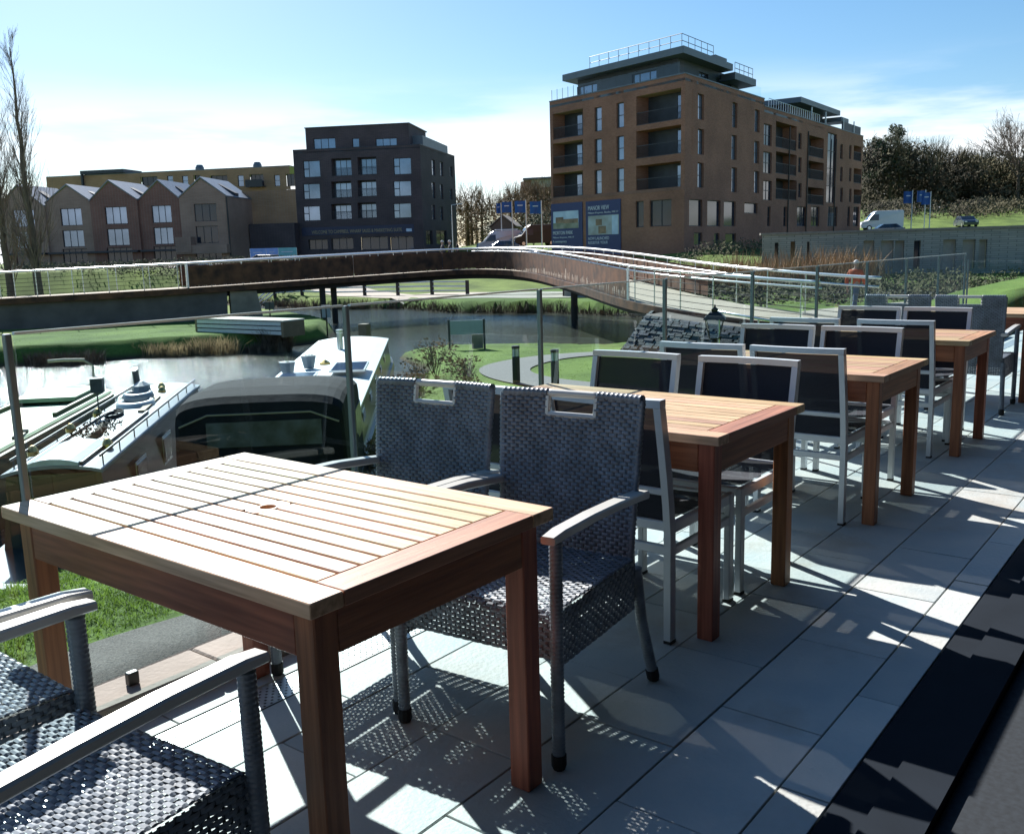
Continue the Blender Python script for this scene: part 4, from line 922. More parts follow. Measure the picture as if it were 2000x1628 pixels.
# ---------------------------------------------------------------- wicker armchairs
M['wicker'] = mat('grey_wicker', (.155, .185, .225), .36, var=.35, ns=14, spec=.7)
M['wicker_warp'] = mat('wicker_warp', (.09, .105, .12), .6)
M['arm'] = mat('greige_armrest', (.60, .59, .56), .3, .1, var=.06)
def weave(mb, fn, wid, hgt, L_=.031, h_=.0118, d=.0022, skip=None, gap=.0011):
    """woven strands over fn(s,t)->(point, normal); brick pattern of bulged plates with upright stakes behind"""
    rws = int(round(hgt/h_)); h2 = hgt/rws; cols = max(int(round(wid/L_)), 2); l2 = wid/cols
    for r_ in range(rws):
        t0, t1 = r_*h2+gap*.4, (r_+1)*h2-gap*.4; off = 0 if r_ % 2 == 0 else .5
        for c in range(-1, cols+1):
            s0, s1 = (c+off)*l2+gap, (c+1+off)*l2-gap
            if s1 <= .004 or s0 >= wid-.004: continue
            s0, s1 = max(s0, 0), min(s1, wid)
            if skip and skip((s0+s1)/2, (t0+t1)/2): continue
            i = len(mb.v); tm = (t0+t1)/2; jl = rng.gauss(0, .0005); jt = rng.gauss(0, .0005)
            for k, (s, lift) in enumerate(((s0, -d*.7), (s0+(s1-s0)*.22, d), (s0+(s1-s0)*.78, d), (s1, -d*.7))):
                for tt, l2_ in ((t0, -.0008), (tm, .0008), (t1, -.0008)):
                    p, nn_ = fn(s, tt); mb.v.append(tuple(p+nn_*(lift+l2_+jl+jt*(k-1.5))))
            for k in range(3):
                for j in range(2): a = i+k*3+j; mb.f.append((a, a+3, a+4, a+1)); mb.m.append(0)
    for c in range(cols*2+1):
        s = min(max(c*l2/2, .003), wid-.003); seg = 14
        for k in range(seg):
            ta, tb = hgt*k/seg, hgt*(k+1)/seg
            if skip and skip(s, (ta+tb)/2): continue
            q = [];
            for (ss, tt) in ((s-.0042, ta), (s+.0042, ta), (s+.0042, tb), (s-.0042, tb)): p, nn_ = fn(ss, tt); q.append(p-nn_*d)
            mb.quad(*q, 1)
def wrap_leg(pts, rad, name, par, foot=True):
    """leg wound with wicker: tube with a ripple every 11 mm"""
    P = [Vector(p) for p in pts]; out = []; rr = []; acc = 0; step = .0037
    Ls = [0]
    for a, b in zip(P[:-1], P[1:]): Ls.append(Ls[-1]+(b-a).length)
    s = 0.; k = 0
    while s <= Ls[-1]:
        j = max(i for i in range(len(Ls)-1) if Ls[i] <= s+1e-9); w = (s-Ls[j])/(Ls[j+1]-Ls[j]); out.append(P[j].lerp(P[j+1], w)); rr.append(rad*(1.0 if k % 3 else .87)); s += step; k += 1
    mb = MB(); mb.tube(out, rr, 10); o = mb.build(name, M['wicker'], par, smooth=True, fix=False)
    if foot:
        p0 = P[0]; d = (P[0]-P[1]).normalized(); mb = MB(); mb.tube([p0-d*.02, p0+d*.012, p0+d*.022], [rad*1.12, rad*1.12, rad*.9], 10); mb.build('rubber_foot', M['rubber'], o, smooth=False)
    return o
def make_wicker():
    c = empty('wicker_armchair', (0, 0, 0)); V = Vector
    fx, rx, hy = .262, -.262, .25                # front x, rear x, half width
    # legs: front ones run straight up to the arms, rear ones kick back and carry the backrest
    for sy in (-1, 1):
        wrap_leg([(fx, sy*(hy+.012), .022), (fx, sy*(hy+.012), .30), (fx-.004, sy*(hy+.012), .632)], .0185, 'leg', c)
        wrap_leg([(rx-.075, sy*(hy+.02), .022), (rx-.02, sy*(hy+.006), .22), (rx+.005, sy*hy, .40)], .0185, 'leg', c)
        # armrest, gently bowed
        mb = MB(); pts = [V((fx+.035, sy*(hy+.012), .643)), V((fx-.02, sy*(hy+.013), .648)), V((.08, sy*(hy+.016), .650)), V((-.08, sy*(hy+.014), .643)), V((rx+.02, sy*(hy+.004), .628)), V((rx-.045, sy*(hy+.0), .620))]
        rings = []
        for k, p in enumerate(pts):
            w, h = (.0235, .0125) if 0 < k else (.021, .0105)
            rings.append([p+V((0, a*w, b*h)) for a, b in ((-1, -.6), (-.8, -1), (.8, -1), (1, -.6), (1, .6), (.8, 1), (-.8, 1), (-1, .6))])
        mb.loft(rings); mb.build('armrest', M['arm'], c)
    # seat: woven top with rolled front edge, woven aprons
    sz = .432
    def seat(s, t):      # s across y, t from back to front then down the front
        y = -hy+s; dip = -.012*math.sin(math.pi*s/(2*hy))
        tx = t; R = .03; flat = .47
        if tx < flat: return V((rx+.02+tx, y, sz+dip*math.sin(math.pi*min(tx/flat, 1)))), V((0, 0, 1))
        a = min((tx-flat)/R, math.pi/2); p = V((rx+.02+flat+R*math.sin(a), y, sz-R+R*math.cos(a))); nn_ = V((math.sin(a), 0, math.cos(a)))
        ex = tx-flat-R*math.pi/2
        if ex > 0: p = p-V((0, 0, ex))
        return p, nn_
    mb = MB(); weave(mb, seat, 2*hy, .47+.03*math.pi/2+.10, L_=.033, h_=.0125); mb.build('seat', [M['wicker'], M['wicker_warp']], c, fix=False, kind='stuff')
    for sy in (-1, 1):
        def side(s, t, sy=sy): return V((rx+.02+s, sy*(hy+.002), sz-.006-t)), V((0, sy, 0))
        def shape(s, t): return t > .135+.03*math.cos(math.pi*s/.5)
        mb = MB(); weave(mb, side, .50, .155, L_=.033, h_=.0125); mb.build('side_apron', [M['wicker'], M['wicker_warp']], c, fix=False, kind='stuff')
    def rear(s, t): return V((rx+.012, -hy+s, sz-.006-t)), V((-1, 0, 0))
    mb = MB(); weave(mb, rear, 2*hy, .13, L_=.033); mb.build('rear_apron', [M['wicker'], M['wicker_warp']], c, fix=False, kind='stuff')
    # backrest: tapered, leaning, with a hand slot under the top bar
    H = .485; z0 = .425
    def bp_(s, t, o=0.):
        w = s/(2*hy)-.5; tt = t/H; hw = 2*hy*(.93+.07*tt); lean = -.012-.042*tt-.012*tt*tt; curve = -.020*(1-4*w*w)*tt
        return V((rx+.02+lean+curve+o, w*hw, z0+t)), V((1, 0, .2)).normalized()
    sl = lambda s, t: abs(s-hy) < .086 and H-.062 < t < H+.1
    top = lambda s, t: abs(s-hy) < .086 and t > H-.062
    mb = MB(); weave(mb, lambda s, t: bp_(s, t, .006), 2*hy, H, skip=top, L_=.031); mb.build('backrest', [M['wicker'], M['wicker_warp']], c, fix=False, kind='stuff')
    mb = MB(); weave(mb, lambda s, t: (bp_(s, t, -.010)[0], -bp_(s, t)[1]), 2*hy, H, skip=top, L_=.031); mb.build('backrest_rear', [M['wicker'], M['wicker_warp']], c, fix=False, kind='stuff')
    # hidden inner sheet edges + top rolls and side edges wound with strand
    for s0, s1 in ((0, hy-.088), (hy+.088, 2*hy)):
        out, rr = [], []; n_ = int((s1-s0)/.0055)
        for k in range(n_+1): p, _ = bp_(s0+(s1-s0)*k/n_, H+.002, -.003); out.append(p); rr.append(.0155*(1 if k % 3 else .82))
        mb = MB(); mb.tube(out, rr, 9); mb.build('top_roll', M['wicker'], c, smooth=True, fix=False)
    mb = MB(); mb.tube([bp_(hy+(-.10+.2*k/8), H+.002, -.003)[0] for k in range(9)], .0125, 10); mb.build('handle_bar', M['arm'], c, smooth=True)
    for s in (0., 2*hy):
        out, rr = [], []; n_ = 100
        for k in range(n_+1): p, _ = bp_(s, H*k/n_, -.002); out.append(p); rr.append(.0115*(1 if k % 3 else .78))
        mb = MB(); mb.tube(out, rr, 7); mb.build('side_roll', M['wicker'], c, smooth=True, fix=False)
    # slot lining
    mb = MB(); 
    p0, p1 = bp_(hy-.087, H-.064, 0)[0], bp_(hy+.087, H-.064, 0)[0]; mb.tube([p0, p1], .010, 6); 
    for s in (hy-.087, hy+.087): mb.tube([bp_(s, H-.066, 0)[0], bp_(s, H-.006, 0)[0]], .010, 6)
    mb.build('slot_edge', M['arm'], c)
    # inner frame under the seat
    mb = MB(); mb.tube([(rx+.02, -hy+.01, .40), (fx-.02, -hy+.01, .40)], .011, 6); mb.tube([(rx+.02, hy-.01, .40), (fx-.02, hy-.01, .40)], .011, 6); mb.tube([(.0, -hy+.01, .40), (.0, hy-.01, .40)], .011, 6); mb.build('seat_frame', M['black'], c)
    return c
wk0 = make_wicker()
WK = [(2.105, 1.625, math.pi+.10, 'grey wicker armchair nearest the window side, facing the foreground table'),
      (2.085, 2.195, math.pi+.09, 'grey wicker armchair beside the glass, behind the foreground table'),
      (.67, 1.615, .09, 'grey wicker armchair cut off by the bottom left corner, woven seat half sunlit'),
      (.675, 2.235, .0, 'grey wicker armchair at the left edge beside the glass balustrade'),
      (8.30, 1.69, .03, 'grey wicker armchair on the right at the farthest table'),
      (8.30, 2.22, -.02, 'grey wicker armchair nearer the glass at the farthest table')]
for k, (u_, n_, rz, lab) in enumerate(WK):
    o = wk0 if k == 0 else copy_tree(wk0)
    o.location = (u_, n_, 0); o.rotation_euler = (0, 0, rz); tag(o, lab, 'chair', 'grey wicker armchairs')

# ---------------------------------------------------------------- white metal chairs with navy slings
M['sling'] = mat('navy_sling_mesh', (.012, .016, .028), .7, var=.2, ns=200, alpha=.975, spec=.3)
M['chair_white'] = mat('pale_painted_aluminium', (.66, .70, .73), .38, .1, var=.04)
def make_metal():
    c = empty('sling_chair', (0, 0, 0)); V = Vector; rx, fx, hy = -.235, .235, .232; w = .026
    Ht = .845
    def back(t): return V((rx-.002-.075*max(0, (t-.40)/.45)**1.3, 0, t))
    for sy in (-1, 1):
        zs = [.012, .2, .4, .5, .6, .7, .78, Ht]; rings = []
        for z in zs:
            p = back(z)+V((0, sy*(hy-w/2), 0)); rings.append([p+V((a*.019, b*w/2, 0)) for a, b in ((-1, -1), (1, -1), (1, 1), (-1, 1))])
        mb = MB(); mb.loft(rings); lg = mb.build('leg', M['chair_white'], c)
        mb = MB(); mb.box(rx-.02, rx+.02, sy*(hy-w/2)-.014, sy*(hy-w/2)+.014, 0, .0115); mb.build('rubber_foot', M['rubber'], lg)
        mb = MB(); mb.bbox(fx-.019, fx+.019, sy*(hy-w/2)-w/2, sy*(hy-w/2)+w/2, .012, .436, .003); lg = mb.build('leg', M['chair_white'], c)
        mb = MB(); mb.box(fx-.02, fx+.02, sy*(hy-w/2)-.014, sy*(hy-w/2)+.014, 0, .0115); mb.build('rubber_foot', M['rubber'], lg)
        y = sy*(hy-w/2)
        mb = MB(); mb.bbox(rx+.0195, fx-.0195, y-.011, y+.011, .395, .434, .003); mb.build('side_rail', M['chair_white'], c)
        mb = MB(); mb.bbox(rx+.0195, fx-.0195, y-.010, y+.010, .315, .345, .003); mb.build('stretcher', M['chair_white'], c)
    mb = MB(); n_ = 8; rings = []
    for k in range(n_+1):
        q = k/n_*2-1; p = back(Ht)+V((-.022*(1-q*q), q*hy, .001)); rings.append([p+V((a*.019, 0, b)) for a, b in ((-1, 0), (1, 0), (1, .027), (-1, .027))])
    mb.loft(rings); mb.build('top_rail', M['chair_white'], c)
    yi = hy-w-.0005
    for z, h, nm in ((.535, .022, 'back_rail'), (.405, .034, 'rear_rail'), (.322, .030, 'stretcher')):
        p = back(z); mb = MB(); mb.bbox(p.x-.012, p.x+.012, -yi, yi, z, z+h, .003); mb.build(nm, M['chair_white'], c)
    for z, h, nm in ((.40, .034, 'front_rail'), (.322, .030, 'stretcher')): mb = MB(); mb.bbox(fx-.012, fx+.012, -yi, yi, z, z+h, .003); mb.build(nm, M['chair_white'], c)
    def sheet(name, f, n1, n2):
        mb = MB(); rows_ = [[f(a/n1, b/n2) for b in range(n2+1)] for a in range(n1+1)]; mb.loft(rows_, closed=False); return mb.build(name, M['sling'], c, smooth=True, fix=False)
    sheet('back_sling', lambda a, b: back(.559+(.842-.559)*a)+V((-.012-.018*math.sin(math.pi*b)*a+.012, -yi+2*yi*b, 0)), 6, 8)
    sheet('lower_sling', lambda a, b: back(.441+(.533-.441)*a)+V((0, -yi+2*yi*b, 0)), 2, 2)
    # the seat is woven in bands that let stripes of light through
    ns_ = 26
    mb = MB()
    for k in range(ns_):
        x0 = rx+.02+(fx-rx-.045)*k/ns_; x1 = x0+(fx-rx-.045)/ns_*.965
        for b in range(6):
            y0, y1 = -yi+2*yi*b/6, -yi+2*yi*(b+1)/6; z = lambda y: .437-.014*math.cos(math.pi*y/(2*yi))
            mb.quad((x0, y0, z(y0)), (x1, y0, z(y0)), (x1, y1, z(y1)), (x0, y1, z(y1)))
    mb.build('seat_sling', M['sling'], c, fix=False, kind='stuff')
    return c
mc0 = make_metal(); first = True
names = {1: 'second', 2: 'third', 3: 'fourth'}
CH = []
for t_i, (un, nn, uf, nf_) in {1: ((2.99, 3.0), (1.703, 2.20), (3.555, 3.56), (1.70, 2.275)), 2: ((4.69, 4.69), (1.678, 2.185), (5.235, 5.235), (1.74, 2.253)), 3: ((6.41, 6.40), (1.708, 2.29), (6.985, 6.985), (1.75, 2.24))}.items():
    tn = names[t_i]
    CH += [(un[0], nn[0], 0, f'white metal chair with navy sling, back to the camera, near right side of {tn} table'), (un[1], nn[1], .01, f'white metal chair with navy sling, back to the camera, glass side of {tn} table'),
           (uf[0], nf_[0], math.pi, f'white metal chair with navy sling facing the camera, right half of {tn} table'), (uf[1], nf_[1], math.pi-.01, f'white metal chair with navy sling facing the camera, glass half of {tn} table')]
for k, (u_, n_, rz, lab) in enumerate(CH):
    o = mc0 if k == 0 else copy_tree(mc0)
    o.location = (u_, n_, 0); o.rotation_euler = (0, 0, rz); tag(o, lab, 'chair', 'white metal sling chairs')

# ---------------------------------------------------------------- boats
def frame_rf(p0, p1): return ang(p1[0]-p0[0], p1[1]-p0[1])
M['boat_black'] = mat('black_boat_paint', (.018, .018, .02), .3, var=.2, ns=2, coat=.3)
M['boat_white'] = mat('white_roof_paint', (.72, .74, .74), .45, var=.06, ns=2)
M['boat_grey'] = mat('grey_roof_paint', (.20, .235, .27), .4, var=.12, ns=2.5)
M['boat_green'] = mat('pale_green_deck', (.25, .37, .20), .6, var=.22, ns=1.6, det=7, tint=(.34, .43, .26))
M['boat_olive'] = mat('olive_hull', (.09, .095, .04), .6, var=.2)
M['canvas'] = mat('black_canvas', (.011, .013, .018), .9, var=.3, ns=3, bump=.5, bs=5, spec=.2)
M['brass'] = mat('brass', (.6, .42, .16), .3, .9)
M['solar'] = mat('solar_cell', (.06, .10, .2), .12, .3, var=.1)
M['clear_vinyl'] = mat('hazy_vinyl', (.055, .06, .085), .25, 0, var=.6, ns=5, spec=.3)
M['rope'] = mat('rope', (.32, .27, .2), .9)
def boat_hull(par, Ln, bw, z0, z1, m, bow=3.0, stern=1.0):
    """hull local: x from 0 (stern) to Ln (bow)"""
    rings = []
    for x in np.linspace(0, Ln, 22):
        w = bw/2
        if x > Ln-bow: t = (x-(Ln-bow))/bow; w *= math.sqrt(max(1-t**2.2, .0004))
        if x < stern: t = 1-x/stern; w *= (1-.35*t*t)
        sh = .12*max(0, (x-(Ln-bow))/bow)**2
        rings.append([(x, -w, z1+sh), (x, -w*1.02, z1-.12+sh), (x, -w*.94, z0), (x, w*.94, z0), (x, w*1.02, z1-.12+sh), (x, w, z1+sh), (x, w-.05 if w > .1 else w, z1+sh), (x, -w+.05 if w > .1 else -w, z1+sh)])
    mb = MB(); mb.loft(rings); return mb.build('hull', m, par)
def cabin(par, x0, x1, w0, w1, z0, z1, camber, mside, mroof, rails=True):
    mb = MB(); mb.loft([[(x, -w0/2, z0), (x, w0/2, z0), (x, w1/2, z1), (x, -w1/2, z1)] for x in (x0, x1)]); cb = mb.build('cabin', mside, par)
    n_ = 8; rings = []
    for x in (x0-.06, x1+.06):
        top = [(x, (w1/2+.05)*(2*k/n_-1), z1+camber*(1-(2*k/n_-1)**2)+.035) for k in range(n_+1)]; bot = [(p[0], p[1], p[2]-.035) for p in reversed(top)]
        rings.append(top+bot)
    mb = MB(); mb.loft(rings); rf = mb.build('cabin_roof', mroof, par)
    return cb, rf
def porthole(par, x, y, z, w, h, m='window_dark'):
    mb = MB(); s = 1 if y > 0 else -1; mb.box(x-w/2-.04, x+w/2+.04, y-.01*s if s < 0 else y, y if s < 0 else y+.01, z-h/2-.04, z+h/2+.04); f = mb.build('window', M['steel'], par)
    mb = MB(); mb.box(x-w/2, x+w/2, min(y, y+.016*s), max(y, y+.016*s), z-h/2, z+h/2); mb.build('pane', M[m], f)
# 1 white-roofed boat with black canvas stern hood
A_, B_ = np.array((-2.9, 9.9)), np.array((-4.5, 28.2)); Ln = np.linalg.norm(B_-A_)
bt = empty('narrowboat', RF(*A_, WATER_Z), frame_rf(A_, B_), 'white-roofed canal boat with black canvas hood over its stern', 'boat')
boat_hull(bt, Ln, 2.1, -.45, .62, M['boat_black'])
cabin(bt, 3.9, 15.6, 2.0, 1.8, .55, 1.24, .09, mat('navy_cabin', (.03, .035, .05), .35, coat=.3), M['boat_white'])
for x in (5, 7, 9, 11, 13): porthole(bt, x, -.93, .9, .55, .35); porthole(bt, x, .93, .9, .55, .35)
n_ = 14; rings = []
for x, zt_, hw in ((.98, 1.72, .95), (1.0, 1.88, .98), (1.12, 1.95, .99), (1.6, 1.99, .99), (2.6, 1.96, .99), (3.5, 1.86, .98), (3.9, 1.62, .95)):
    ring = [(x, -hw-.05, .55)] + [(x, -hw*math.copysign(abs(math.cos(math.pi*k/n_))**.55, math.cos(math.pi*k/n_)), zt_-.24+.24*math.sin(math.pi*k/n_)**.6) for k in range(n_+1)] + [(x, hw+.05, .55)]
    rings.append(ring)
mb = MB(); mb.loft(rings); hood = mb.build('canvas_hood', M['canvas'], bt, smooth=False)
mb = MB(); mb.loft([[(.955, y, 1.36), (.965, y, 1.66), (.972, y, 1.66), (.966, y, 1.36)] for y in (-.72, .62)]); mb.build('clear_panel', M['clear_vinyl'], hood)
for s in (-1, 1):
    for x0, x1 in ((1.35, 2.2), (2.45, 3.35)):
        mb = MB(); mb.loft([[(x, s*1.0, 1.05), (x, s*.995, 1.5), (x, s*1.01, 1.5), (x, s*1.015, 1.05)] for x in (x0, x1)]); mb.build('clear_panel', M['clear_vinyl'], hood)
mb = MB(); mb.tube([(.965, -.93, 1.62), (.975, -.6, 1.75), (.975, .6, 1.75), (.965, .93, 1.62)], .012, 5); mb.build('zip_seam', M['rope'], hood)
mb = MB(); mb.lathe([(.07, 0), (.07, .42), (.085, .43), (.085, .5)], (12.2, .05, 1.33), 10); mb.build('chimney', M['steel'], bt)
mb = MB(); mb.lathe([(.11, 0), (.11, .06), (.05, .1), (.02, .12)], (9.2, .1, 1.34), 10); mb.build('mushroom_vent', M['brass'], bt)
for x0, y0 in ((5.9, .35), (7.3, -.5)):
    mb = MB(); mb.box(x0, x0+1.35, y0-.33, y0+.33, 1.42, 1.455); sp_ = mb.build('solar_panel', M['steel'], bt); mb = MB(); mb.box(x0+.03, x0+1.32, y0-.30, y0+.30, 1.4555, 1.458); mb.build('cells', M['solar'], sp_)
mb = MB(); mb.loft([[(4.6, .55, 1.36), (4.6, .85, 1.30), (4.6, .85, 1.36), (4.6, .55, 1.42)], [(6.0, .55, 1.36), (6.0, .85, 1.30), (6.0, .85, 1.36), (6.0, .55, 1.42)]]); mb.build('roof_box', M['boat_grey'], bt)
mb = MB(); mb.bar((15.6, 0, 1.25), (15.9, 0, .7), 1.5, .03, (1, 0, 0)); mb.loft([[(15.7, -.75, 1.22), (15.7, .75, 1.22), (15.7, .75, .7), (15.7, -.75, .7)], [(17.6, -.35, .86), (17.6, .35, .86), (17.6, .35, .7), (17.6, -.35, .7)]]); mb.build('bow_cover', M['canvas'], bt)
M['plant_leaf'] = mat('plant_leaf', (.06, .12, .03), .7, var=.4, ns=8)
for x, y in ((7.6, .62), (8.6, .35)):       # flower pots standing on its roof
    pt_ = empty('flower_pot', bt.matrix_basis @ Vector((x, y, 1.37)), 0, ('small spiky potted plant nearer the camera' if x < 8 else 'small potted plant farther back') + ' on the white boat roof', 'plant', 'pots on the boat roof')
    mb = MB(); mb.lathe([(.10, 0), (.15, .24), (.16, .25)], (0, 0, 0), 10); mb.build('pot', mat('blue_pot', (.2, .25, .3), .5), pt_)
    mb = MB()
    for k in range(40):
        a = rng.uniform(0, 6.28); l_ = rng.uniform(.12, .3); d = Vector((math.cos(a)*rng.uniform(.1, .7), math.sin(a)*rng.uniform(.1, .7), 1)).normalized()*l_; q = Vector((rng.uniform(-.09, .09), rng.uniform(-.09, .09), .22)); s = d.orthogonal().normalized()*.012
        mb.tri(q-s, q+s, q+d)
    mb.build('leaves', M['plant_leaf'], pt_, fix=False, kind='stuff')
# 2 black narrowboat with cluttered grey roof
A_, B_ = np.array((-4.62, 8.3)), np.array((-6.15, 17.6)); Ln = np.linalg.norm(B_-A_)
bt = empty('narrowboat', RF(*A_, WATER_Z), frame_rf(A_, B_), 'black narrowboat with cluttered grey roof and thin handrails', 'boat'); bt.scale = (1, .66, 1)
boat_hull(bt, Ln, 1.95, -.4, .6, M['boat_black'], 1.8, .6)
cb, rf = cabin(bt, 1.3, 7.7, 1.75, 1.42, .55, 1.38, .07, mat('black_cabin', (.03, .024, .022), .3, coat=.4), M['boat_grey'])
for s in (-1, 1):
    mb = MB(); mb.tube([(1.4, s*.68, 1.53), (7.6, s*.68, 1.53)], .016, 6)
    for k in range(9): mb.tube([(1.5+k*.75, s*.68, 1.40), (1.5+k*.75, s*.68, 1.53)], .012, 5)
    mb.build('roof_handrail', M['steel_dark'], bt)
for x in (2.8, 4.4, 6.0): porthole(bt, x, -.83, 1.0, .5, .32); porthole(bt, x, .83, 1.0, .5, .32)
mb = MB(); mb.loft([[(1.25, .40*(2*k/6-1), 1.50+.05*(1-(2*k/6-1)**2)) for k in range(7)]+[(1.25, .40*(1-2*k/6), 1.46) for k in range(7)], [(2.4, .40*(2*k/6-1), 1.50+.05*(1-(2*k/6-1)**2)) for k in range(7)]+[(2.4, .40*(1-2*k/6), 1.46) for k in range(7)]]); mb.build('sliding_hatch', mat('pale_blue_hatch', (.5, .56, .6), .35, coat=.3), bt)
mb = MB(); mb.box(2.4, 3.7, -.34, .34, 1.46, 1.475); mb.build('hatch_opening', M['black'], bt)
for s in (-1, 1): mb = MB(); mb.box(1.3, 4.6, s*.43-.02, s*.43+.02, 1.45, 1.50); mb.build('hatch_runner', M['steel_dark'], bt)
for s in (-1, 1):
    mb = MB(); mb.box(1.293, 1.2995, s*.03 if s > 0 else -.62, .62 if s > 0 else -.03, .62, 1.36); dd = mb.build('cabin_door', M['boat_black'], bt); mb = MB(); mb.box(1.28, 1.2925, s*.3-.16, s*.3+.16, 1.1, 1.14); mb.build('door_handle', M['brass'], dd)
mb = MB(); mb.tube([(6.3, .28, 1.42), (6.25, .28, 1.62), (6.15, .28, 1.92)], [.075, .07, .08], 10); mb.build('chimney', M['steel_dark'], bt)
for x, y, r_, zz in ((5.35, .05, .33, 1.43), (5.7, .1, .26, 1.5)):
    mb = MB(); mb.tube([(x+r_*math.cos(2*math.pi*k/20), y+r_*math.sin(2*math.pi*k/20), zz+.05) for k in range(21)], .075, 7); mb.build('life_ring', M['boat_white'] if r_ > .3 else M['boat_grey'], bt, smooth=True)
mb = MB(); mb.lathe([(.2, 0), (.22, .1), (.18, .24), (.05, .3)], (5.95, .1, 1.45), 10); mb.build('covered_bundle', M['boat_grey'], bt)
for x, y in ((2.0, .62), (3.4, .60), (4.55, .55), (7.1, 0.), (2.2, -.5), (6.6, -.15)): mb = MB(); mb.lathe([(.09, 0), (.09, .05), (.06, .09), (.03, .11)], (x, y, 1.46), 10); mb.build('mushroom_vent', M['brass'], bt)
mb = MB(); mb.tube([(4.35+.22*math.cos(k*.5)*(1+k*.01), .15+.16*math.sin(k*.5), 1.49+k*.001) for k in range(40)], .014, 5); mb.build('coiled_hose', M['rubber'], bt)
mb = MB(); mb.tube([(4.5, .5, 1.45), (4.5, .5, 2.0)], .015, 5); mb.box(4.44, 4.56, .36, .6, 1.8, 2.0); mb.build('aerial', M['steel_dark'], bt)
mb = MB(); mb.bar((4.6, -.3, 1.49), (6.0, -.22, 1.49), .14, .03); mb.build('gangplank', M['tan_panel'], bt)
mb = MB(); mb.tube([(2.5, -.05, 1.5), (2.9, -.1, 1.52), (3.3, 0, 1.52), (3.6, .05, 1.5)], .05, 6)
for k in range(260):
    q = Vector((rng.uniform(2.5, 3.6), rng.uniform(-.3, .3), rng.uniform(1.48, 1.58))); d = Vector((rng.uniform(-1, 1), rng.uniform(-1, 1), rng.uniform(-.2, .8)))*.06; s = d.orthogonal().normalized()*.02; mb.tri(q-s, q+s, q+d)
mb.build('brushwood_bundle', mat('brushwood', (.06, .05, .03), .9), bt, fix=False, kind='stuff')
# 3 pale green flat-decked boat
A_, B_ = np.array((-7.6, 11.2)), np.array((-8.72, 18.9)); Ln = np.linalg.norm(B_-A_)
bt = empty('work_boat', RF(*A_, WATER_Z), frame_rf(A_, B_), 'pale green flat-decked work boat at the far left', 'boat')
boat_hull(bt, Ln, 1.55, -.4, .98, M['boat_olive'], .9, .4)
mb = MB(); mb.loft([[(x, -.70, 1.0), (x, .70, 1.0), (x, .66, 1.03), (x, -.66, 1.03)] for x in (.2, Ln-.55)]); mb.build('deck', M['boat_green'], bt)
mb = MB(); mb.bbox(Ln-2.2, Ln-.7, -.50, .58, 1.08, 1.16, .01); mb.build('deck_hatch', M['boat_green'], bt)
for s in (-1, 1): mb = MB(); mb.box(Ln-3.6, Ln-.8, s*.56-.03, s*.56+.03, 1.03, 1.10); mb.build('hatch_coaming', M['boat_olive'], bt)
mb = MB(); mb.tube([(Ln-.3, -.3, 1.0), (Ln-.1, -.25, 1.5), (Ln-.15, -.1, 1.62)], .022, 6); mb.tube([(Ln-.15, -.12, 1.62), (Ln-.2, .25, 1.64), (Ln-.22, .55, 1.63)], .035, 6); mb.build('tiller', mat('pale_timber', (.5, .42, .3), .6), bt)
mb = MB(); mb.tube([(2.2, -.6, 1.05), (2.5, -.62, 1.1), (2.8, -.6, 1.05)], .025, 5); mb.build('cleat', M['black'], bt)

# ---------------------------------------------------------------- canalside things
def blades(mb, c, rad, n_, h, w, lean=.35, droop=0.):
    for k in range(n_):
        a = rng.uniform(0, 6.283); q = math.sqrt(rng.random()); p = Vector((c[0]+rad[0]*q*math.cos(a), c[1]+rad[1]*q*math.sin(a), c[2])); hh = h*rng.uniform(.55, 1.1)
        d = Vector((rng.gauss(0, lean), rng.gauss(0, lean), 1)).normalized()*hh; s = Vector((math.cos(a*3), math.sin(a*3), 0))*w
        mid = p+d*.55; tip = p+d+Vector((d.x, d.y, -abs(droop)*hh))*.35
        i = len(mb.v); mb.v += [tuple(p-s), tuple(p+s), tuple(mid+s*.8), tuple(mid-s*.8), tuple(tip)]; mb.f += [(i, i+1, i+2, i+3), (i+3, i+2, i+4)]; mb.m += [0, 0]
M['reed'] = translucent(mat('dry_reed', (.25, .19, .115), .9, var=.4, ns=1.5, tint=(.36, .27, .15)), .35)
M['reed_dark'] = mat('dead_sedge', (.10, .075, .055), .9, var=.4, ns=1.2, tint=(.17, .12, .08))
def reed_clump(r, f, rr, rf_, h, n_, lab, m='reed', nm='reed_clump'):
    p = RF(r, f, max(gz(r, f), WATER_Z-.05)-.05); o = empty(nm, p, ang(1, 0), lab, 'reeds', 'dry reed clumps at the water edge'); mb = MB(); blades(mb, (0, 0, 0), (rr, rf_), n_, h, .012, .22, .4); mb.build('stems', M[m], o, fix=False, kind='stuff')
reed_clump(-16.4, 32.9, .7, .5, .75, 500, 'dark reed clump at the far left of the grassy bank', 'reed_dark'); reed_clump(-15.1, 32.9, .8, .5, .8, 500, 'dense dark reed clump on the left bank, second from the left', 'reed_dark')
reed_clump(-12.9, 34.9, 1.2, .45, .65, 700, 'wide pale brown reed clump in the middle of the left bank'); reed_clump(-11.2, 35.2, 1.0, .5, .95, 600, 'tall brown reed clump left of the white bench')
reed_clump(-8.9, 35.6, .55, .5, 1.25, 600, 'round brown grass clump in front of the white bench end', 'reed_dark'); reed_clump(-9.6, 35.3, .4, .3, .6, 250, 'small low sedge tuft beside the round grass clump', 'reed_dark')
mb = MB()                                       # continuous fringe on the far bank
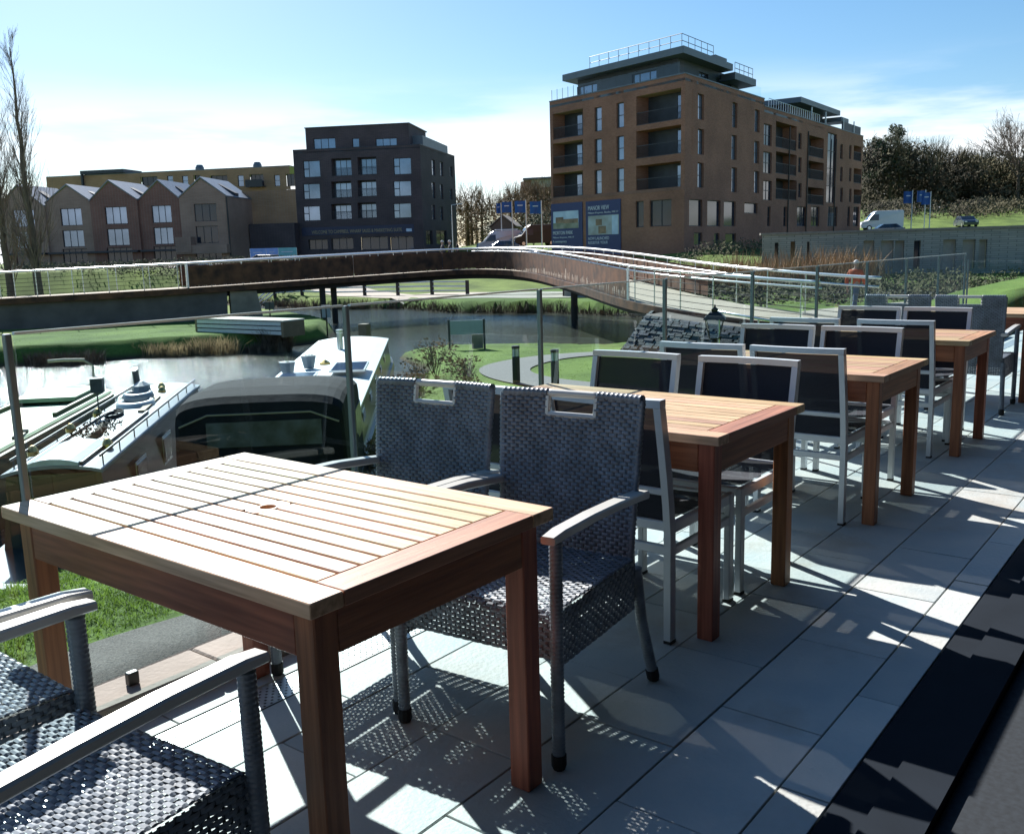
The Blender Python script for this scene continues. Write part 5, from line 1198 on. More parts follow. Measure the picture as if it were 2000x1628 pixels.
for k in range(len(WP)):
    a, b = WP[k], WP[(k+1) % len(WP)]
    if not (12 <= k <= 17 or k in (10, 11)): continue
    L0 = np.linalg.norm(b-a)
    for j in range(int(L0/.5)):
        q = a+(b-a)*(j+rng.random())*.5/L0; e = np.array([(b-a)[1], -(b-a)[0]])/L0*-.3
        q = q-e*rng.uniform(-.5, 1.2); blades(mb, RF(q[0], q[1], WATER_Z+.05), (.35, .35), 26, rng.uniform(.45, .95), .02, .28, .4)
tag(mb.build('reed_bed', M['reed_dark'], fix=False), 'brown reed fringe along the far bank of the basin', 'reeds', kind='stuff')
mb = MB()                                       # tall tawny reeds in front of the stone wall
for k in range(150): r_ = rng.uniform(8.5, 18.5); f_ = 47+rng.uniform(-1.5, 3.5)+.1*(r_-12); blades(mb, RF(r_, f_, gz(r_, f_)), (.5, .5), 26, rng.uniform(1.3, 2.35), .02, .14, .3)
tag(mb.build('tall_reed_bed', mat('tawny_reed', (.30, .19, .10), .9, var=.35, ns=.6, tint=(.36, .25, .14)), fix=False), 'tall tawny reeds below the pale stone wall', 'reeds', kind='stuff')

def leaf_cloud(mb, c, rad, n_, size, shell=.55, m=0):
    for k in range(n_):
        while True:
            v = Vector((rng.uniform(-1, 1), rng.uniform(-1, 1), rng.uniform(-1, 1)))
            if v.length <= 1: break
        v = v*(shell+(1-shell)*rng.random()) if rng.random() < .5 else v
        p = Vector((c[0]+v.x*rad[0], c[1]+v.y*rad[1], c[2]+v.z*rad[2])); a = Vector((rng.gauss(0, 1), rng.gauss(0, 1), rng.gauss(0, 1))).normalized(); b = a.orthogonal().normalized(); s = size*rng.uniform(.6, 1.4)
        mb.quad(p-a*s, p+b*s*.5, p+a*s, p-b*s*.5, m)
def branch_tree(mb, p, d, ln, rad, depth, spread, up_, nch=(2, 4), seg=3, rg=rng, min_r=.006, keep=.75):
    pts = [p.copy()]; rr = [rad]; q = p.copy(); dd = d.copy()
    for k in range(seg):
        dd = (dd+Vector((rg.gauss(0, .10), rg.gauss(0, .10), rg.gauss(0, .05)))+Vector((0, 0, up_))*.25).normalized(); q = q+dd*ln/seg; pts.append(q.copy()); rr.append(max(rad*(1-.45*(k+1)/seg), min_r))
    mb.tube(pts, rr, 5 if rad > .05 else 3, cap=False)
    if depth == 0: return
    for k in range(rg.randint(*nch)):
        t = rg.uniform(.3, 1); j = min(int(t*seg), seg-1); b = pts[j].lerp(pts[j+1], t*seg-j); a = rg.uniform(0, 6.283); o = dd.orthogonal().normalized(); o = (o*math.cos(a)+dd.cross(o)*math.sin(a))
        nd = (dd*math.cos(spread)+o*math.sin(spread)+Vector((0, 0, up_))).normalized()
        branch_tree(mb, b, nd, ln*rg.uniform(.5, keep), max(rad*.5, min_r), depth-1, spread, up_, nch, seg, rg, min_r, keep)
    branch_tree(mb, pts[-1], dd, ln*.72, max(rad*.55, min_r), depth-1, spread, up_, nch, seg, rg, min_r, keep)
M['bark'] = mat('bark', (.13, .10, .075), .9, var=.3, ns=3)
M['twig'] = mat('twigs', (.20, .155, .12), .9, var=.3, ns=2)
def poplar(r, f, h, lab, seed):
    """tall narrow bare poplar: straight trunk, steep side branches"""
    rg = random.Random(seed); z = gz(r, f); o = empty('poplar_tree', RF(r, f, z-.1), 0, lab, 'tree', 'bare poplars at the left'); mb = MB()
    tr = [Vector((rg.gauss(0, .05), rg.gauss(0, .05), h*k/12)) for k in range(13)]; mb.tube(tr, [.30*(1-k/13)**1.1+.012 for k in range(13)], 7); mb.build('trunk', M['bark'], o, smooth=True)
    mb = MB()
    for k in range(92):
        t = rg.uniform(.14, .99); j = int(t*12); p = tr[j].lerp(tr[min(j+1, 12)], t*12-j); a = rg.uniform(0, 6.283); ln = h*.13*(1.15-t)*rg.uniform(.6, 1.2)+.45
        d = Vector((math.cos(a)*.36, math.sin(a)*.36, 1)).normalized(); branch_tree(mb, p, d, ln, .045*(1.1-t)+.006, 2, .34, .22, (2, 4), 3, rg, .005, .7)
    mb.build('crown', M['twig'], o, fix=False)
poplar(-30.9, 62, 17.2, 'tall bare poplar, right one of the two at the left edge', 5); poplar(-34.3, 65, 18.0, 'bare poplar cut by the left edge of the photo', 9)
def bush(r, f, rad, n_, size, m, lab, nm='bush', cat='bush', group=None, stems=True, z0=None):
    z = gz(r, f) if z0 is None else z0; o = empty(nm, RF(r, f, z-.05), 0, lab, cat, group); mb = MB()
    for k in range(9): 
        c = (rng.gauss(0, .4)*rad[0], rng.gauss(0, .4)*rad[0], rad[2]*rng.uniform(.5, 1.35)); leaf_cloud(mb, c, (rad[0]*.5, rad[0]*.5, rad[2]*.45), n_//9, size)
    mb.build('crown', M[m], o, fix=False, kind='stuff')
    if stems:
        mb = MB()
        for k in range(7): a = rng.uniform(0, 6.28); branch_tree(mb, Vector((0, 0, 0)), Vector((math.cos(a)*.5, math.sin(a)*.5, 1)).normalized(), rad[2]*.8, .03*rad[2]/1.5, 2, .5, .1, (2, 3), 3, rng, .004)
        mb.build('trunk', M['bark'], o, fix=False)
    return o
M['leaf_yellow'] = translucent(mat('yellow_green_leaves', (.28, .24, .05), .8, var=.35, ns=.8, tint=(.32, .32, .08)))
M['leaf_dark'] = mat('dark_evergreen', (.035, .06, .022), .85, var=.4, ns=.7)
M['leaf_brown'] = translucent(mat('brown_twigs', (.17, .115, .07), .9, var=.4, ns=.8, tint=(.24, .17, .09)), .3)
M['leaf_green'] = translucent(mat('fresh_leaves', (.10, .15, .04), .8, var=.4, ns=1))
M['forsythia'] = mat('yellow_blossom', (.55, .44, .05), .8, var=.2)
bush(-27.6, 64, (1.5, 1.5, 1.6), 900, .09, 'leaf_yellow', 'yellow-green budding shrub behind the bridge railing at left'); bush(-30.2, 62.5, (1.3, 1.3, 1.3), 700, .09, 'leaf_brown', 'brown leafless shrub at the foot of the poplars')
bush(-25.6, 66, (1.0, 1.0, 1.0), 500, .08, 'leaf_brown', 'low brown shrub right of the yellow-green one')
for (r, f, s, m, lab) in ((-2.35, 24.0, .7, 'leaf_brown', 'brown bramble on the bank beside the white boat bow'), (-1.75, 21.8, .8, 'leaf_brown', 'bushy dry bramble on the bank right of the white boat'), (-2.1, 19.6, .6, 'leaf_green', 'greenish weeds on the bank against the white boat'), (-1.0, 20.6, .55, 'leaf_brown', 'rounded dry shrub on the edge of the lawn'), (-1.95, 16.5, .55, 'leaf_green', 'green weeds below the dry brambles on the bank'), (-2.0, 13.4, .5, 'leaf_brown', 'dry weeds on the bank beside the canvas hood')):
    bush(r, f, (s, s, s*.75), 420, .045, m, lab, group='brambles along the near bank'); 
bush(-3.0, 132, (1.0, 1, 1.1), 400, .12, 'leaf_yellow', 'small yellow-green tree left of the brown gable'); bush(-1.5, 138, (3, 3, 2.2), 1200, .16, 'leaf_dark', 'dark evergreen shrub behind the brown gable'); bush(-7.8, 122, (1.0, 1, .7), 300, .1, 'forsythia', 'bright yellow flowering shrub beside the dark building')
bush(-5.6, 112, (2.0, 2, .5), 500, .1, 'leaf_green', 'low green shrub beyond the walkers on the bridge'); bush(3.6, 130, (1.6, 1.6, 1.4), 500, .13, 'leaf_yellow', 'yellowish shrub behind the black van'); bush(4.2, 140, (2.2, 2.2, 3), 900, .18, 'leaf_dark', 'dark conifer shrub behind the blue flags')
M['wood_dark'] = mat('dark_wood', (.055, .045, .026), .95, var=.45, ns=.12, tint=(.09, .08, .035))
# far woodland: one mass per hillside, plus the trees that stand out
def woodland(name, boxes, m, lab, n_, size):
    mb = MB()
    for (r, f, w, hgt) in boxes:
        z = float(land(np.array([r]), np.array([f]))[0])
        for k in range(6): leaf_cloud(mb, RF(r+rng.gauss(0, w*.3), f+rng.uniform(-3, 3), z+hgt*(rng.uniform(.3, .72) if k < 4 else rng.uniform(.05, .25))), (w*.55, w*.55, hgt*.26), n_//6, size, .4)
        for k in range(14):
            a = rng.uniform(0, 6.28); branch_tree(mb, RF(r+rng.gauss(0, w*.25), f+rng.uniform(-2, 2), z+hgt*.55), Vector((math.cos(a)*.35, math.sin(a)*.35, 1)).normalized(), hgt*.22, .07, 2, .5, .05, (2, 3), 2, rng, .02)
        mb.tube([RF(r, f, z-.3), RF(r, f, z+hgt*.7)], [.3, .12], 5, cap=False)
    o = mb.build(name, M[m], fix=False); tag(o, lab, 'woodland', kind='stuff')
bx_ = []
for k in range(46):
    f = rng.uniform(158, 185); x = rng.uniform(1670, 2080); bx_.append(((x-1000)/1824*f*1.01, f, rng.uniform(5, 8), rng.uniform(9.0, 11.5)+1.2*math.sin(x*.012)))
woodland('woodland', bx_, 'wood_dark', 'dark bare woodland on the hillside at right', 1500, .30)
bx_ = []
for k in range(24): f = rng.uniform(150, 200); x = rng.uniform(890, 1085); bx_.append(((x-1000)/1824*f, f, rng.uniform(4, 6), rng.uniform(7.2, 10)))
woodland('woodland_strip', bx_, 'leaf_brown', 'brown bare trees between the two apartment buildings', 700, .22)
def pine(r, f, h, lab):
    z = float(land(np.array([r]), np.array([f]))[0]); o = empty('pine_tree', RF(r, f, z), 0, lab, 'tree'); mb = MB(); mb.tube([(0, 0, 0), (0.1, 0, h)], [.35, .08], 6); mb.build('trunk', M['bark'], o)
    mb = MB()
    for k in range(16): t = k/15; leaf_cloud(mb, (rng.gauss(0, .8), rng.gauss(0, .8), h*(.52+.48*t)), (2.6*(1.1-t)+.5, 2.6*(1.1-t)+.5, .9), 170, .22)
    mb.build('crown', M['leaf_dark'], o, fix=False, kind='stuff')
pine(66.5, 163, 13.2, 'tall dark pine above the right-hand woodland beside the apartment block'); pine(62.8, 160, 11, 'smaller pine left of the tall one, against the apartment block')
def bare_tree(r, f, h, lab, seed):
    rg = random.Random(seed); z = float(land(np.array([r]), np.array([f]))[0]); o = empty('bare_tree', RF(r, f, z), 0, lab, 'tree'); mb = MB(); mb.tube([(0, 0, 0), (0, 0, h*.5)], [.3, .2], 6); mb.build('trunk', M['bark'], o)
    mb = MB()
    for k in range(14): a = rg.uniform(0, 6.28); branch_tree(mb, Vector((0, 0, h*rg.uniform(.3, .5))), Vector((math.cos(a)*.7, math.sin(a)*.7, 1)).normalized(), h*.28, .12, 4, .5, .08, (2, 3), 3, rg, .02)
    mb.build('crown', M['twig'], o, fix=False)
bare_tree(84.5, 158, 14.0, 'bare round-headed tree rising above the woodland at far right', 4)
mb = MB()
for k in range(60):
    x = rng.uniform(1690, 2060); f = rng.uniform(134, 150); r_ = (x-1000)/1824*f; z = float(land(np.array([r_]), np.array([f]))[0]); leaf_cloud(mb, RF(r_, f, z+.9), (3.0, 2.0, 1.5), 130, .2)
tag(mb.build('hedgerow', M['wood_dark'], fix=False), 'dark undergrowth at the foot of the hillside woodland', 'hedge', kind='stuff')
M['scrub'] = mat('dark_scrub', (.09, .07, .035), .95, var=.4, ns=.5, tint=(.10, .11, .04))
mb = MB()
for k in range(150):
    r_ = rng.uniform(8, 36); f_ = rng.uniform(41, 51); leaf_cloud(mb, RF(r_, f_, gz(r_, f_)+.15), (.9, .9, .45), 60, .09)
for k in range(70):
    r_ = rng.uniform(6, 24); f_ = 66+.35*(r_-6)+rng.uniform(-2, 2); leaf_cloud(mb, RF(r_, f_, gz(r_, f_)+.4), (1.1, 1.1, .7), 70, .1)
for k in range(90):
    r_ = rng.uniform(9, 22); f_ = rng.uniform(35.5, 44)
    leaf_cloud(mb, RF(r_, f_, gz(r_, f_)+.25), (.9, .9, .5), 70, .09)
for k in range(170):
    r_ = rng.uniform(-60, -15); f_ = rng.uniform(79, 90)
    if float(sdist(np.array([r_]), np.array([f_]))[0]) > .8: leaf_cloud(mb, RF(r_, f_, gz(r_, f_)+.3), (1.1, 1.1, .6), 70, .1)
for k in range(150):
    r_ = rng.uniform(-46, -15); f_ = rng.uniform(57, 78)+.2*(-15-r_)
    if float(sdist(np.array([r_]), np.array([f_]))[0]) > .8: leaf_cloud(mb, RF(r_, f_, gz(r_, f_)+.3), (1.2, 1.2, .7), 60, .11)
tag(mb.build('scrub', M['scrub'], fix=False), 'low dark scrub along the far side of the bridge and below the stone wall', 'scrub', kind='stuff')
# lawn grass close to the terrace and tufts on the lawns
M['grass'] = translucent(mat('grass_blade', (.13, .22, .028), .7, var=.4, ns=3, tint=(.21, .30, .055)))
mb = MB()
for k in range(11000):
    u_, n_ = rng.uniform(.2, 3.6), rng.uniform(3.25, 4.7)
    if n_ < 3.3+.08*math.sin(u_*5)+.06*math.sin(u_*17): continue
    z = -.12-1.42*float(sst(4.0, 8.2, n_)); blades(mb, (u_, n_, z), (.012, .012), 3, rng.uniform(.02, .085), .0022, .5, .6)
tag(mb.build('grass', M['grass'], fix=False), 'bright grass verge below the balustrade', 'grass', kind='stuff')
mb = MB()
rr_ = np.array([rng.uniform(-4, 7) if k % 4 else rng.uniform(-20, -7.5) for k in range(9000)]); ff_ = np.array([rng.uniform(13, 36) if k % 4 else rng.uniform(32, 44) for k in range(9000)])
sd_ = sdist(rr_, ff_); gg_ = ground(rr_, ff_); pp_ = np.array(PATHPTS); dp_ = np.min(np.hypot(rr_[:, None]-pp_[None, :, 0], ff_[:, None]-pp_[None, :, 1]), 1)
for r_, f_, s, z, d in zip(rr_, ff_, sd_, gg_, dp_):
    if s < .4 or d < .75: continue
    blades(mb, RF(r_, f_, z), (.05, .05), 3, rng.uniform(.012, .03), .006, .6, .5)
tag(mb.build('lawn_tufts', M['grass'], fix=False), 'short tufts over the canalside lawn', 'grass', kind='stuff')

# bollard lights on the lawn
M['bollard'] = mat('bollard_black', (.02, .022, .025), .5)
def bollard(r, f, lab):
    o = empty('bollard_light', RF(r, f, gz(r, f)-.02), 0, lab, 'bollard', 'bollard lights beside the footpath')
    mb = MB(); mb.lathe([(.085, 0), (.085, .62), (.08, .63)], n=14); mb.build('post', M['bollard'], o, smooth=False)
    mb = MB(); mb.lathe([(.07, .631), (.07, .80)], n=14); mb.build('diffuser', mat('bollard_lens', (.55, .6, .6), .2, var=.1), o)
    for k in range(4): a = k*math.pi/2+.4; mb = MB(); mb.tube([(.075*math.cos(a), .075*math.sin(a), .631), (.075*math.cos(a), .075*math.sin(a), .80)], .008, 5); mb.build('bar', M['bollard'], o)
    mb = MB(); mb.lathe([(.088, .801), (.09, .85), (.08, .865)], n=14); mb.build('cap', M['bollard'], o)
bollard(.12, 20.4, 'black bollard light standing on the lawn beside the curved path'); bollard(.92, 19.3, 'black bollard light half hidden behind the second table')
# notice board seen from behind
nb = empty('notice_board', RF(-1.42, 31.2, gz(-1.42, 31.2)-.02), ang(1, .08), 'pale notice board on two dark posts at the edge of the basin', 'sign')
for x in (-.60, .57): mb = MB(); mb.bar((x, 0, 0), (x, 0, 1.02), .07, .07); mb.build('post', M['steel_dark'], nb)
mb = MB(); mb.box(-.56, .53, -.02, .02, .52, .98); mb.build('board', mat('pale_board', (.36, .42, .47), .5, var=.05), nb); mb = MB(); mb.box(.15, .52, -.03, .03, .03, .50); mb.build('lower_panel', mat('board_timber', (.26, .22, .18), .7), nb)
# mooring post with ledge; low sign posts on the grassy tip
mp_ = empty('mooring_post', RF(-4.9, 31.6, -2.1), .3, 'stout timber mooring post at the bow of the white boat', 'post'); mb = MB(); mb.bbox(-.16, .16, -.16, .16, -.5, 1.15, .02); mb.build('post', M['tan_panel'], mp_); mb = MB(); mb.box(-.5, .5, -.35, .35, .30, .38); mb.build('ledge', M['girder'], mp_)
for (r, f, h, w, lab) in ((-7.85, 40.3, 1.35, .36, 'grey sign on a thin post beside the basin tip'), (-11.0, 43.2, .9, .42, 'small dark sign on the lawn under the bridge'), (-7.0, 36.4, 1.0, .0, 'thin dark post left of the balustrade post')):
    o = empty('sign_post', RF(r, f, gz(r, f)-.05), ang(1, .1), lab, 'sign'); mb = MB(); mb.tube([(0, 0, 0), (0, 0, h)], .035, 6); mb.build('post', M['black'], o)
    mb = MB(); w = w or .12; mb.box(-w/2, w/2, -.02, .02, h*.62, h+.02); mb.build('sign_plate', M['steel_dark'] if w > .4 else mat('grey_plate', (.3, .33, .36), .5), o)
# long white slatted bench
be = empty('slatted_bench', RF(-10.2, 36.6, gz(-10.2, 36.6)-.05), ang(4.6, -3.2), 'long white slatted box bench with pale top on the grassy bank', 'bench')
for z in (.08, .25, .42):
    for s in (-1, 1): mb = MB(); mb.box(-2.45, 2.45, s*.5-.03, s*.5+.03, z, z+.13); mb.build('slat', M['white_metal'], be)
mb = MB(); mb.box(-2.4, 2.4, -.46, .46, .05, .56); mb.build('core', M['girder'], be)
for k in range(5): mb = MB(); mb.box(-2.6, 2.6, -.55+k*.222, -.55+k*.222+.21, .565, .62); mb.build('top_plank', mat('pale_plank', (.55, .5, .42), .7), be)
for s in (-1, 1): mb = MB(); mb.box(s*2.52-.06, s*2.52+.06, -.53, .53, 0, .56); mb.build('end_panel', M['tan_panel'], be)
# post-and-rail fences on the far promenade
fn = empty('rail_fence', RF(-10, 70, -1.5), 0, 'long pale post-and-rail fence under the bridge on the far side', 'fence'); P = [(-24, 73), (-14, 67.5), (-6, 64.5), (-.5, 62.5)]
S = sample([np.array((*p, 0.)) for p in P], 2.6)
for q in S: z = gz(q[0], q[1]); mb = MB(); mb.bar(RF(q[0], q[1], z-.1)-fn.location, RF(q[0], q[1], z+1.0)-fn.location, .18, .18); mb.build('post', M['girder'], fn)
for h in (.3, .6, .9): mb = MB(); mb.tube([RF(q[0], q[1], gz(q[0], q[1])+h)-fn.location for q in S], .06, 6); mb.build('rail', M['white_metal'], fn)
# little shed/wall under the bridge on the far side
sh = empty('brick_shed', RF(5.3, 57.5, -1.4), ang(1, -.12), 'low dark brick pump house under the right span of the bridge', 'building'); mb = MB(); mb.box(-2.0, 5, 0, 3, -.3, 1.35); mb.build('wall', M['brick_dark'], sh); mb = MB(); mb.box(-2.2, 5.2, -.2, 3.2, 1.352, 1.5); mb.build('roof', M['grey_fascia'], sh); mb = MB(); mb.box(-1.9, -1.2, -.03, -.002, -.2, 1.1); mb.build('door', M['pale_panel'], sh)
# lantern lamp and sloping handrail near the landing
lm = empty('lantern_lamp', RF(3.95, 18, gz(3.95, 18)-.02), .4, 'black Victorian-style lantern on a post beyond the balustrade', 'lamp'); zt_ = .23-lm.location.z; V = Vector
mb = MB(); mb.lathe([(.09, 0), (.09, .25), (.05, .3), (.04, zt_-.82), (.07, zt_-.80), (.035, zt_-.74), (.075, zt_-.70), (.03, zt_-.66)], n=10); mb.build('post', M['black'], lm, smooth=True)
mb = MB(); mb.loft([[(a*.085, b*.085, zt_-.63) for a, b in ((-1, -1), (1, -1), (1, 1), (-1, 1))], [(a*.17, b*.17, zt_-.28) for a, b in ((-1, -1), (1, -1), (1, 1), (-1, 1))]], caps=False); mb.build('lantern_glass', glass_mat('lantern_glass', (.8, .86, .88)), lm)
for a, b in ((-1, -1), (1, -1), (1, 1), (-1, 1)): mb = MB(); mb.tube([(a*.088, b*.088, zt_-.64), (a*.173, b*.173, zt_-.27)], .010, 5); mb.build('lantern_bar', M['black'], lm)
mb = MB(); mb.lathe([(.10, zt_-.66), (.10, zt_-.63)], n=8); mb.build('lantern_base', M['black'], lm)
mb = MB(); mb.loft([[(a*s, b*s, z) for a, b in ((-1, -1), (1, -1), (1, 1), (-1, 1))] for s, z in ((.21, zt_-.28), (.19, zt_-.24), (.10, zt_-.15), (.055, zt_-.13), (.065, zt_-.09), (.02, zt_-.05), (.012, zt_))]); mb.build('lantern_roof', M['black'], lm)
hr = empty('handrail', RF(6.2, 21.5, gz(6.2, 21.5)), 0, 'bright steel handrail sloping down behind the lantern', 'handrail'); O = hr.location; pa, pb = RF(4.85, 21.8, -.17), RF(6.55, 21.0, -.5)
mb = MB(); mb.tube([pa-O, pb-O], .03, 8); mb.build('rail', M['rail_bright'], hr, smooth=True)
for k in (0.02, .5, .98): q = pa.lerp(pb, k); mb = MB(); mb.tube([q-O, Vector((q.x, q.y, -1.5))-O], .022, 6); mb.build('post', M['steel'], hr)
# flags
M['flag'] = mat('blue_flag', (.02, .09, .32), .7, var=.15, ns=2)
def flag(r, f, zt_, lab, group, left=True, w=1.05, h=2.3):
    z = float(land(np.array([r]), np.array([f]))[0]); o = empty('flag_pole', RF(r, f, z), ang(1, 0), lab, 'flag', group); H = zt_-z
    mb = MB(); mb.tube([(0, 0, 0), (0, 0, H)], [.07, .05], 8); mb.build('pole', M['white_metal'], o)
    mb = MB(); s = -1 if left else 1; rings = []
    for k in range(7): x = s*(.06+w*k/6); y = .10*math.sin(k*1.1); rings.append([(x, y-.012, H-.1), (x, y+.012, H-.1), (x, y+.012, H-.1-h), (x, y-.012, H-.1-h)])
    mb.loft(rings); fl = mb.build('flag', M['flag'], o, smooth=False)
    mb = MB(); mb.box(s*(.06+w*.25) if s > 0 else -(.06+w*.75), s*(.06+w*.75) if s > 0 else -(.06+w*.25), -.16, -.155, H-.1-h*.42, H-.1-h*.34); mb.build('flag_print', M['print_white'], fl)
def fr(x, f): return (x-1000)/1824*f
zf = lambda y, x, f: EYE+(488-.0275*(x-1000)-y)*f/1824
for x, f, y, lab in ((1011, 105, 396, 'leftmost blue flag of the group beside the black van'), (1037.5, 95, 394, 'middle blue flag on a white pole in front of the black van'), (1067, 92, 395, 'blue flag on a white pole next to the corner apartment block'), (990, 112, 399, 'far pale flag pole left of the blue flags')): flag(fr(x, f), f, zf(y, x, f), lab, 'blue flags beside the vans', True, .5 if x == 990 else 1.05, 1.15)
for x, f, y, lab in ((1775, 110, 376, 'left one of the three blue flags on the right-hand lawn'), (1800, 116, 375, 'middle blue flag on the right-hand lawn'), (1810, 108, 378, 'right one of the three blue flags on the right-hand lawn')): flag(fr(x, f), f, zf(y, x, f), lab, 'blue flags on the right-hand lawn', True, .95, 1.35)
# street lamps far off
for x, f, y, lab in ((896, 120, 404, 'thin street lamp beside the dark building'), (1990, 150, 300, 'street lamp column before the woodland at far right')):
    r_ = fr(x, f); z = float(land(np.array([r_]), np.array([f]))[0]); o = empty('street_lamp', RF(r_, f, z), ang(1, 0), lab, 'lamp'); H = zf(y, x, f)-z; mb = MB(); mb.tube([(0, 0, 0), (0, 0, H)], [.09, .05], 6); mb.build('column', M['steel'], o); mb = MB(); mb.tube([(0, 0, H), (.9, 0, H+.1)], .05, 5); mb.box(.8, 1.3, -.12, .12, H+.05, H+.17); mb.build('lamp_head', M['white_metal'], o)
# bright advertising banners by the quay
bn = empty('advertising_banner', RF(-26, 96, 0.), ang(1, .28), 'bright blue and turquoise advertising banner panels behind the bridge railing', 'banner')
for k, (x0, x1, m) in enumerate(((0, 1.55, (.22, .38, .75)), (1.58, 2.75, (.25, .40, .78)), (2.78, 4.6, (.18, .50, .52)))):
    mb = MB(); mb.box(x0, x1, -.02, .02, .45, 2.2); p_ = mb.build('banner_panel', mat('banner_print', m, .4, var=.12, ns=1.5), bn); mb = MB(); mb.box(x0+.3, x1-.4, -.026, -.021, 1.75, 1.83); mb.build('print_line', M['print_white'], p_)
for x in (0, 1.565, 2.765, 4.6): mb = MB(); mb.tube([(x, .06, 0), (x, .06, 2.2)], .035, 5); mb.build('post', M['steel'], bn)

# ---------------------------------------------------------------- vehicles
M['tyre'] = M['rubber']
def vehicle(name, r, f, dirv, prof, width, paint, lab, cat, glassq, wheels, z=None, roofbar=False, wr=.33, group=None):
    """prof: side outline (x along, z up); glassq: list of side-window polygons; nose towards +x"""
    z = float(land(np.array([r]), np.array([f]))[0]) if z is None else z
    o = empty(name, RF(r, f, z), ang(*dirv), lab, cat, group); hw = width/2
    zmid = .55*max(p[1] for p in prof); rings = []
    def sec(k):   # rounded cross-section: upper body tapers in
        s = abs(k); out = []
        for (x, zz) in prof:
            t = max(0, (zz-zmid)/(max(p[1] for p in prof)-zmid)); yy = k*hw*(1-.12*t*t) if s > .99 else k*hw*(1-.12*t*t); cx = sum(p[0] for p in prof)/len(prof)
            out.append((cx+(x-cx)*(1 if s < .95 else .985), yy, zz if s < .95 else zz-.02*(zz > .4)))
        return out
    mb = MB(); mb.loft([sec(k) for k in (-1, -.93, 0, .93, 1)]); mb.build('body', paint, o)
    zmx = max(p[1] for p in prof)
    for g_ in glassq:
        for s in (-1, 1):
            mb = MB(); P0 = []; P1 = []
            for (x, zz) in g_:
                t = max(0, (zz-zmid)/(zmx-zmid)); y = hw*(1-.12*t*t)+.006; P0.append((x, s*y, zz)); P1.append((x, s*(y-.03), zz))
            mb.loft([P0, P1]); mb.build('window', M['window_dark'], o)
    # windscreen and rear window sit on the sloped outline edges
    for a, b in zip(prof, prof[1:]+prof[:1]):
        if a[1] > zmid*.9 and b[1] > zmid*.9 and abs(b[1]-a[1]) > .3:
            mb = MB(); d = Vector((b[0]-a[0], 0, b[1]-a[1])); nrm = Vector((d.z, 0, -d.x)).normalized(); cx = sum(p[0] for p in prof)/len(prof)
            if nrm.x*((a[0]+b[0])/2-cx) < 0: nrm = -nrm
            A0 = Vector((a[0], 0, a[1]))+d*.12+nrm*.012; B0 = Vector((a[0], 0, a[1]))+d*.88+nrm*.012
            mb.quad(A0+Vector((0, -hw*.82, 0)), A0+Vector((0, hw*.82, 0)), B0+Vector((0, hw*.80, 0)), B0+Vector((0, -hw*.80, 0))); mb.build('windscreen', M['window_dark'], o, fix=False)
    for wx in wheels:
        for s in (-1, 1):
            mb = MB(); y0, y1 = s*(hw-.2), s*(hw+.005); mb.tube([(wx, y0, wr), (wx, y1, wr)], wr, 16); w_ = mb.build('wheel', M['tyre'], o); mb = MB(); mb.tube([(wx, y1, wr), (wx, y1+s*.012, wr)], wr*.6, 12); mb.build('rim', M['steel'], w_)
    xm = max(p[0] for p in prof); xn = min(p[0] for p in prof)
    for s in (-1, 1):
        mb = MB(); mb.box(xm-.16, xm-.01, s*hw*.72-.14, s*hw*.72+.14, .62, .76); mb.build('headlight', M['white_metal'], o); mb = MB(); mb.box(xn+.01, xn+.08, s*hw*.8-.08, s*hw*.8+.08, .7, 1.0); mb.build('tail_light', mat('tail_red', (.35, .02, .02), .3), o)
    return o
van_p = [(-2.6, .35), (2.55, .35), (2.62, .75), (2.5, 1.05), (1.85, 1.22), (1.05, 2.2), (.7, 2.42), (-2.5, 2.45), (-2.62, 2.2)]
van_g = [[(1.72, 1.25), (1.05, 1.98), (.45, 2.0), (.45, 1.25)]]
car_p = [(-2.1, .28), (2.08, .28), (2.15, .6), (2.0, .82), (1.05, .95), (.35, 1.42), (-1.1, 1.45), (-1.75, 1.02), (-2.12, .9)]
car_g = [[(.95, .97), (.32, 1.36), (-.3, 1.38), (-.3, .95)], [(-.36, .95), (-.36, 1.38), (-1.05, 1.38), (-1.5, 1.02)]]
P_sil = mat('silver_paint', (.36, .38, .44), .3, .5, var=.03, coat=.5); P_blk = mat('black_paint', (.012, .012, .014), .45, var=.1); P_wht = mat('white_paint', (.62, .64, .68), .3, var=.03, coat=.5); P_blu = mat('blue_grey_paint', (.07, .09, .13), .25, .4, var=.05, coat=.6)
v_ = vehicle('panel_van', fr(984, 112), 112, (-1, -.12), van_p, 1.95, P_sil, 'silver panel van behind the crest of the footbridge', 'van', van_g, (-1.7, 1.6), 1.15)
mb = MB(); 
for y in (-.7, .7): mb.tube([(-2.2, y, 2.58), (.4, y, 2.58)], .04, 6)
mb.tube([(-2.2, -.7, 2.58), (-2.2, .7, 2.58)], .04, 6); mb.tube([(.3, -.7, 2.58), (.3, .7, 2.58)], .04, 6); mb.build('roof_rack', M['rail_bright'], v_)
vehicle('car', fr(988, 106), 106, (-1, -.1), car_p, 1.75, P_blu, 'blue-grey car in front of the silver van', 'car', car_g, (-1.3, 1.3), .95)
vehicle('panel_van', fr(1054, 110), 110, (-1, -.2), van_p, 2.0, P_blk, 'black van beside the corner apartment block', 'van', van_g, (-1.7, 1.6), 1.7)
vehicle('panel_van', fr(1716, 122), 122, (-1, .12), van_p, 1.95, P_wht, 'white panel van beyond the right end of the apartment block', 'van', van_g, (-1.7, 1.6), None)
vehicle('car', fr(1725, 114), 114, (-1, .1), car_p, 1.75, P_blu, 'dark car in front of the white van on the right', 'car', car_g, (-1.3, 1.3), None)
